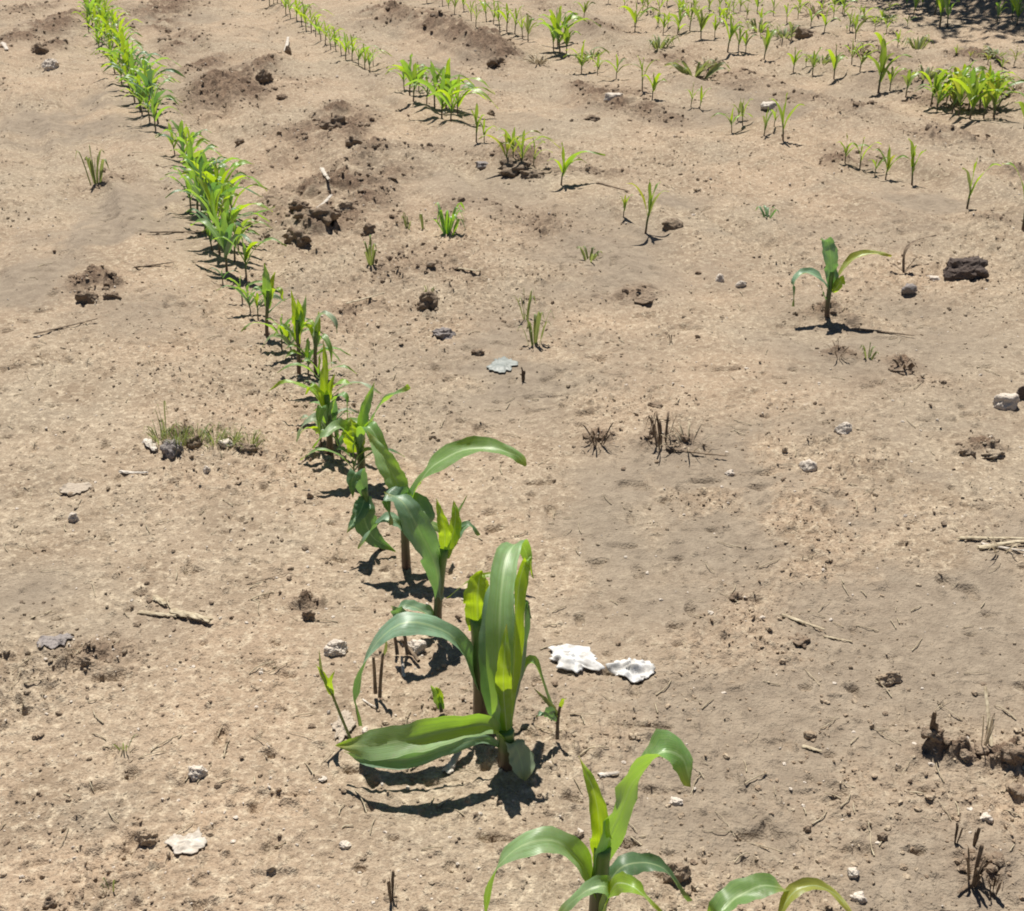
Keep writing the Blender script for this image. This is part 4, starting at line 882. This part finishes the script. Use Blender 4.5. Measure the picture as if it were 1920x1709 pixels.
# yellow thin seedling at the left of the big pair
b = gp(658, 1388); e = empty('grass_seedling', b); tag(e, 'thin leaning seedling with a small yellow fan, left of the big maize pair', 'seedling')
stem(e, b, [b, at_depth(640, 1345, b.y), at_depth(622, 1300, b.y)], .0022, .0018, 'leaf_weed')
for pts, wd, mt in (([(624, 1305, 0), (612, 1275, 0), (592, 1245, 0)], 16, 'leaf_young'), ([(624, 1305, 0), (604, 1262, 0), (598, 1215, 0)], 8, 'leaf_weed'), ([(624, 1305, 0), (618, 1280, -.01), (628, 1258, -.01)], 12, 'leaf_young')):
    leaf(e, b, [at_depth(x, y, b.y+d) for x, y, d in pts], wd*scale_at(658, 1388), mt, n=10, na=3, side=X)
def small(base, stems, lv, label, name='grass_seedling', cat='seedling', sm='straw_dark'):
    b = gp(*base); e = empty(name, b); tag(e, label, cat); k = scale_at(*base)
    for s in stems: stem(e, b, [at_depth(x, y, b.y) for x, y in s], 3.6*k, 2.6*k, sm)
    for pts, wd, mt in lv: leaf(e, b, [at_depth(x, y, b.y+d) for x, y, d in pts], wd*k, mt, n=12, na=4, side=(1, .5, .2))
small((712, 1308), [[(712, 1308), (714, 1270), (718, 1225)], [(704, 1300), (702, 1260), (700, 1232)]], [([(718, 1235, 0), (724, 1215, 0), (722, 1190, 0)], 8, 'leaf_weed')], 'pair of thin dark red stems below the arching maize leaf')
small((764, 1228), [[(764, 1228), (760, 1200), (755, 1175)], [(745, 1228), (742, 1205), (738, 1180)], [(785, 1240), (766, 1215), (752, 1200)]], [([(758, 1180, 0), (748, 1150, 0), (735, 1140, -.01)], 34, 'leaf_blue')], 'dark red stemmed seedling shaded under the arching leaf')
small((828, 1336), [[(828, 1336), (824, 1318)]], [([(828, 1330, 0), (818, 1305, 0), (808, 1285, 0)], 20, 'leaf'), ([(828, 1330, 0), (824, 1300, 0), (816, 1288, 0)], 14, 'leaf_young')], 'tiny two-leaved seedling left of the tall maize stem', sm='stem')
small((1045, 1386), [[(1045, 1386), (1046, 1350), (1050, 1325)]], [([(1048, 1345, 0), (1030, 1320, 0), (1000, 1290, .0)], 12, 'leaf_weed'), ([(1050, 1335, 0), (1055, 1315, 0), (1062, 1310, 0)], 12, 'leaf_young'), ([(1046, 1350, 0), (1025, 1335, -.01), (1005, 1345, -.02)], 26, 'leaf_blue')], 'small seedling with a dark stem right of the largest maize')
small((1052, 346), [], [([(1056, 330, 0), (1070, 300, 0), (1098, 285, .01), (1135, 292, .0)], 14, 'leaf')], 'long dark leaf lying right of the nearest yellow-topped seedling', 'fallen_leaf', 'leaf')
small((420, 420), [], [([(425, 414, 0), (455, 408, 0), (490, 398, 0), (516, 388, 0)], 13, 'leaf_blue')], 'long thin dark leaf pointing right from the first row', 'fallen_leaf', 'leaf')

for i, (x, y, lab) in enumerate([(1235, 95, 'low weed between the third and fourth rows, left of the pair'), (1330, 130, 'low weed right of the brownish weed mat'), (1540, 120, 'low weed among the straggling fourth row'), (1470, 80, 'low weed behind the straggling fourth row'), (1610, 105, 'low weed left of the dense bright clump'), (1720, 95, 'low weed near the shaded corner'), (1420, 60, 'low weed in the far sparse seedlings'), (1530, 30, 'low weed close to the top edge'), (1660, 45, 'low weed in front of the tree shade'), (1870, 110, 'tangled dry weed behind the dense bright clump'), (1900, 175, 'dark weed tangle right of the dense bright clump'), (1735, 150, 'weed at the left flank of the dense bright clump'), (1110, 110, 'low weed beside the far third row'), (1010, 120, 'low weed between the second and third rows')]):
    tuft(x, y, y-rnd.randint(16, 30), 60, 22, lab, ('leaf_weed', 'straw', 'leaf_weed')[i % 3], bw_=4, seed=40+i, droop=.9)
# fallen twig at the far right behind the clump
slat((1815, 92), (1885, 150), 9, 'dark fallen branch slanting behind the dense bright clump', 'straw_dark', 'fallen_branch', 'branch', .03)

# ------------------------------------------------------------------ shade tree beyond the top right corner
def tree(x, y, h, rad, seed):
    e = empty('shade_tree', (x, y, 0)); tag(e, 'leafy tree beyond the top right corner whose shade darkens the soil', 'tree')
    rs = random.Random(seed); org = Vector((x, y, 0))
    V, Fc, UV = tube_geo([org, org+Vector((.05, .1, h*.3)), org+Vector((-.05, 0, h*.65))], .16, .09, n=10, sides=10, bulge=.06)
    tk = meshobj('trunk', V, Fc, M['bark'], e, UV, origin=org)
    for i in range(6):
        a = i*1.05+rs.uniform(-.2, .2)
        V, Fc, UV = tube_geo([org+Vector((0, 0, h*.4+.05*i)), org+Vector((math.cos(a)*rad*.35, math.sin(a)*rad*.35, h*.62)), org+Vector((math.cos(a)*rad*.75, math.sin(a)*rad*.75, h*.8))], .06, .02, n=8, sides=6)
        meshobj('branch', V, Fc, M['bark'], e, UV, origin=org)
    n = 42000; r_ = np.random.RandomState(seed)
    cl = r_.normal(0, 1, (90, 3)); cl /= np.linalg.norm(cl, axis=1)[:, None]; cl *= r_.uniform(.35, 1, (90, 1))**.5
    cl = cl*np.array([rad*.85, rad*.85, h*.26])+np.array([0, 0, h*.72])
    c = cl[r_.randint(0, 90, n)]+r_.normal(0, rad*.13, (n, 3))
    u = r_.normal(0, 1, (n, 3)); u /= np.linalg.norm(u, axis=1)[:, None]; v = np.cross(u, r_.normal(0, 1, (n, 3))); v /= np.linalg.norm(v, axis=1)[:, None]
    s = r_.uniform(.04, .075, (n, 1))
    V = np.stack([c-u*s, c-v*s*.45, c+u*s, c+v*s*.45], 1).reshape(-1, 3); Fc = np.arange(n*4).reshape(-1, 4)
    o = from_tris('crown', V, Fc, M['crownleaf']); o.parent = e
tree(5.2, 10.7, 4.2, 3.2, 4)
print('objects', len(bpy.data.objects))
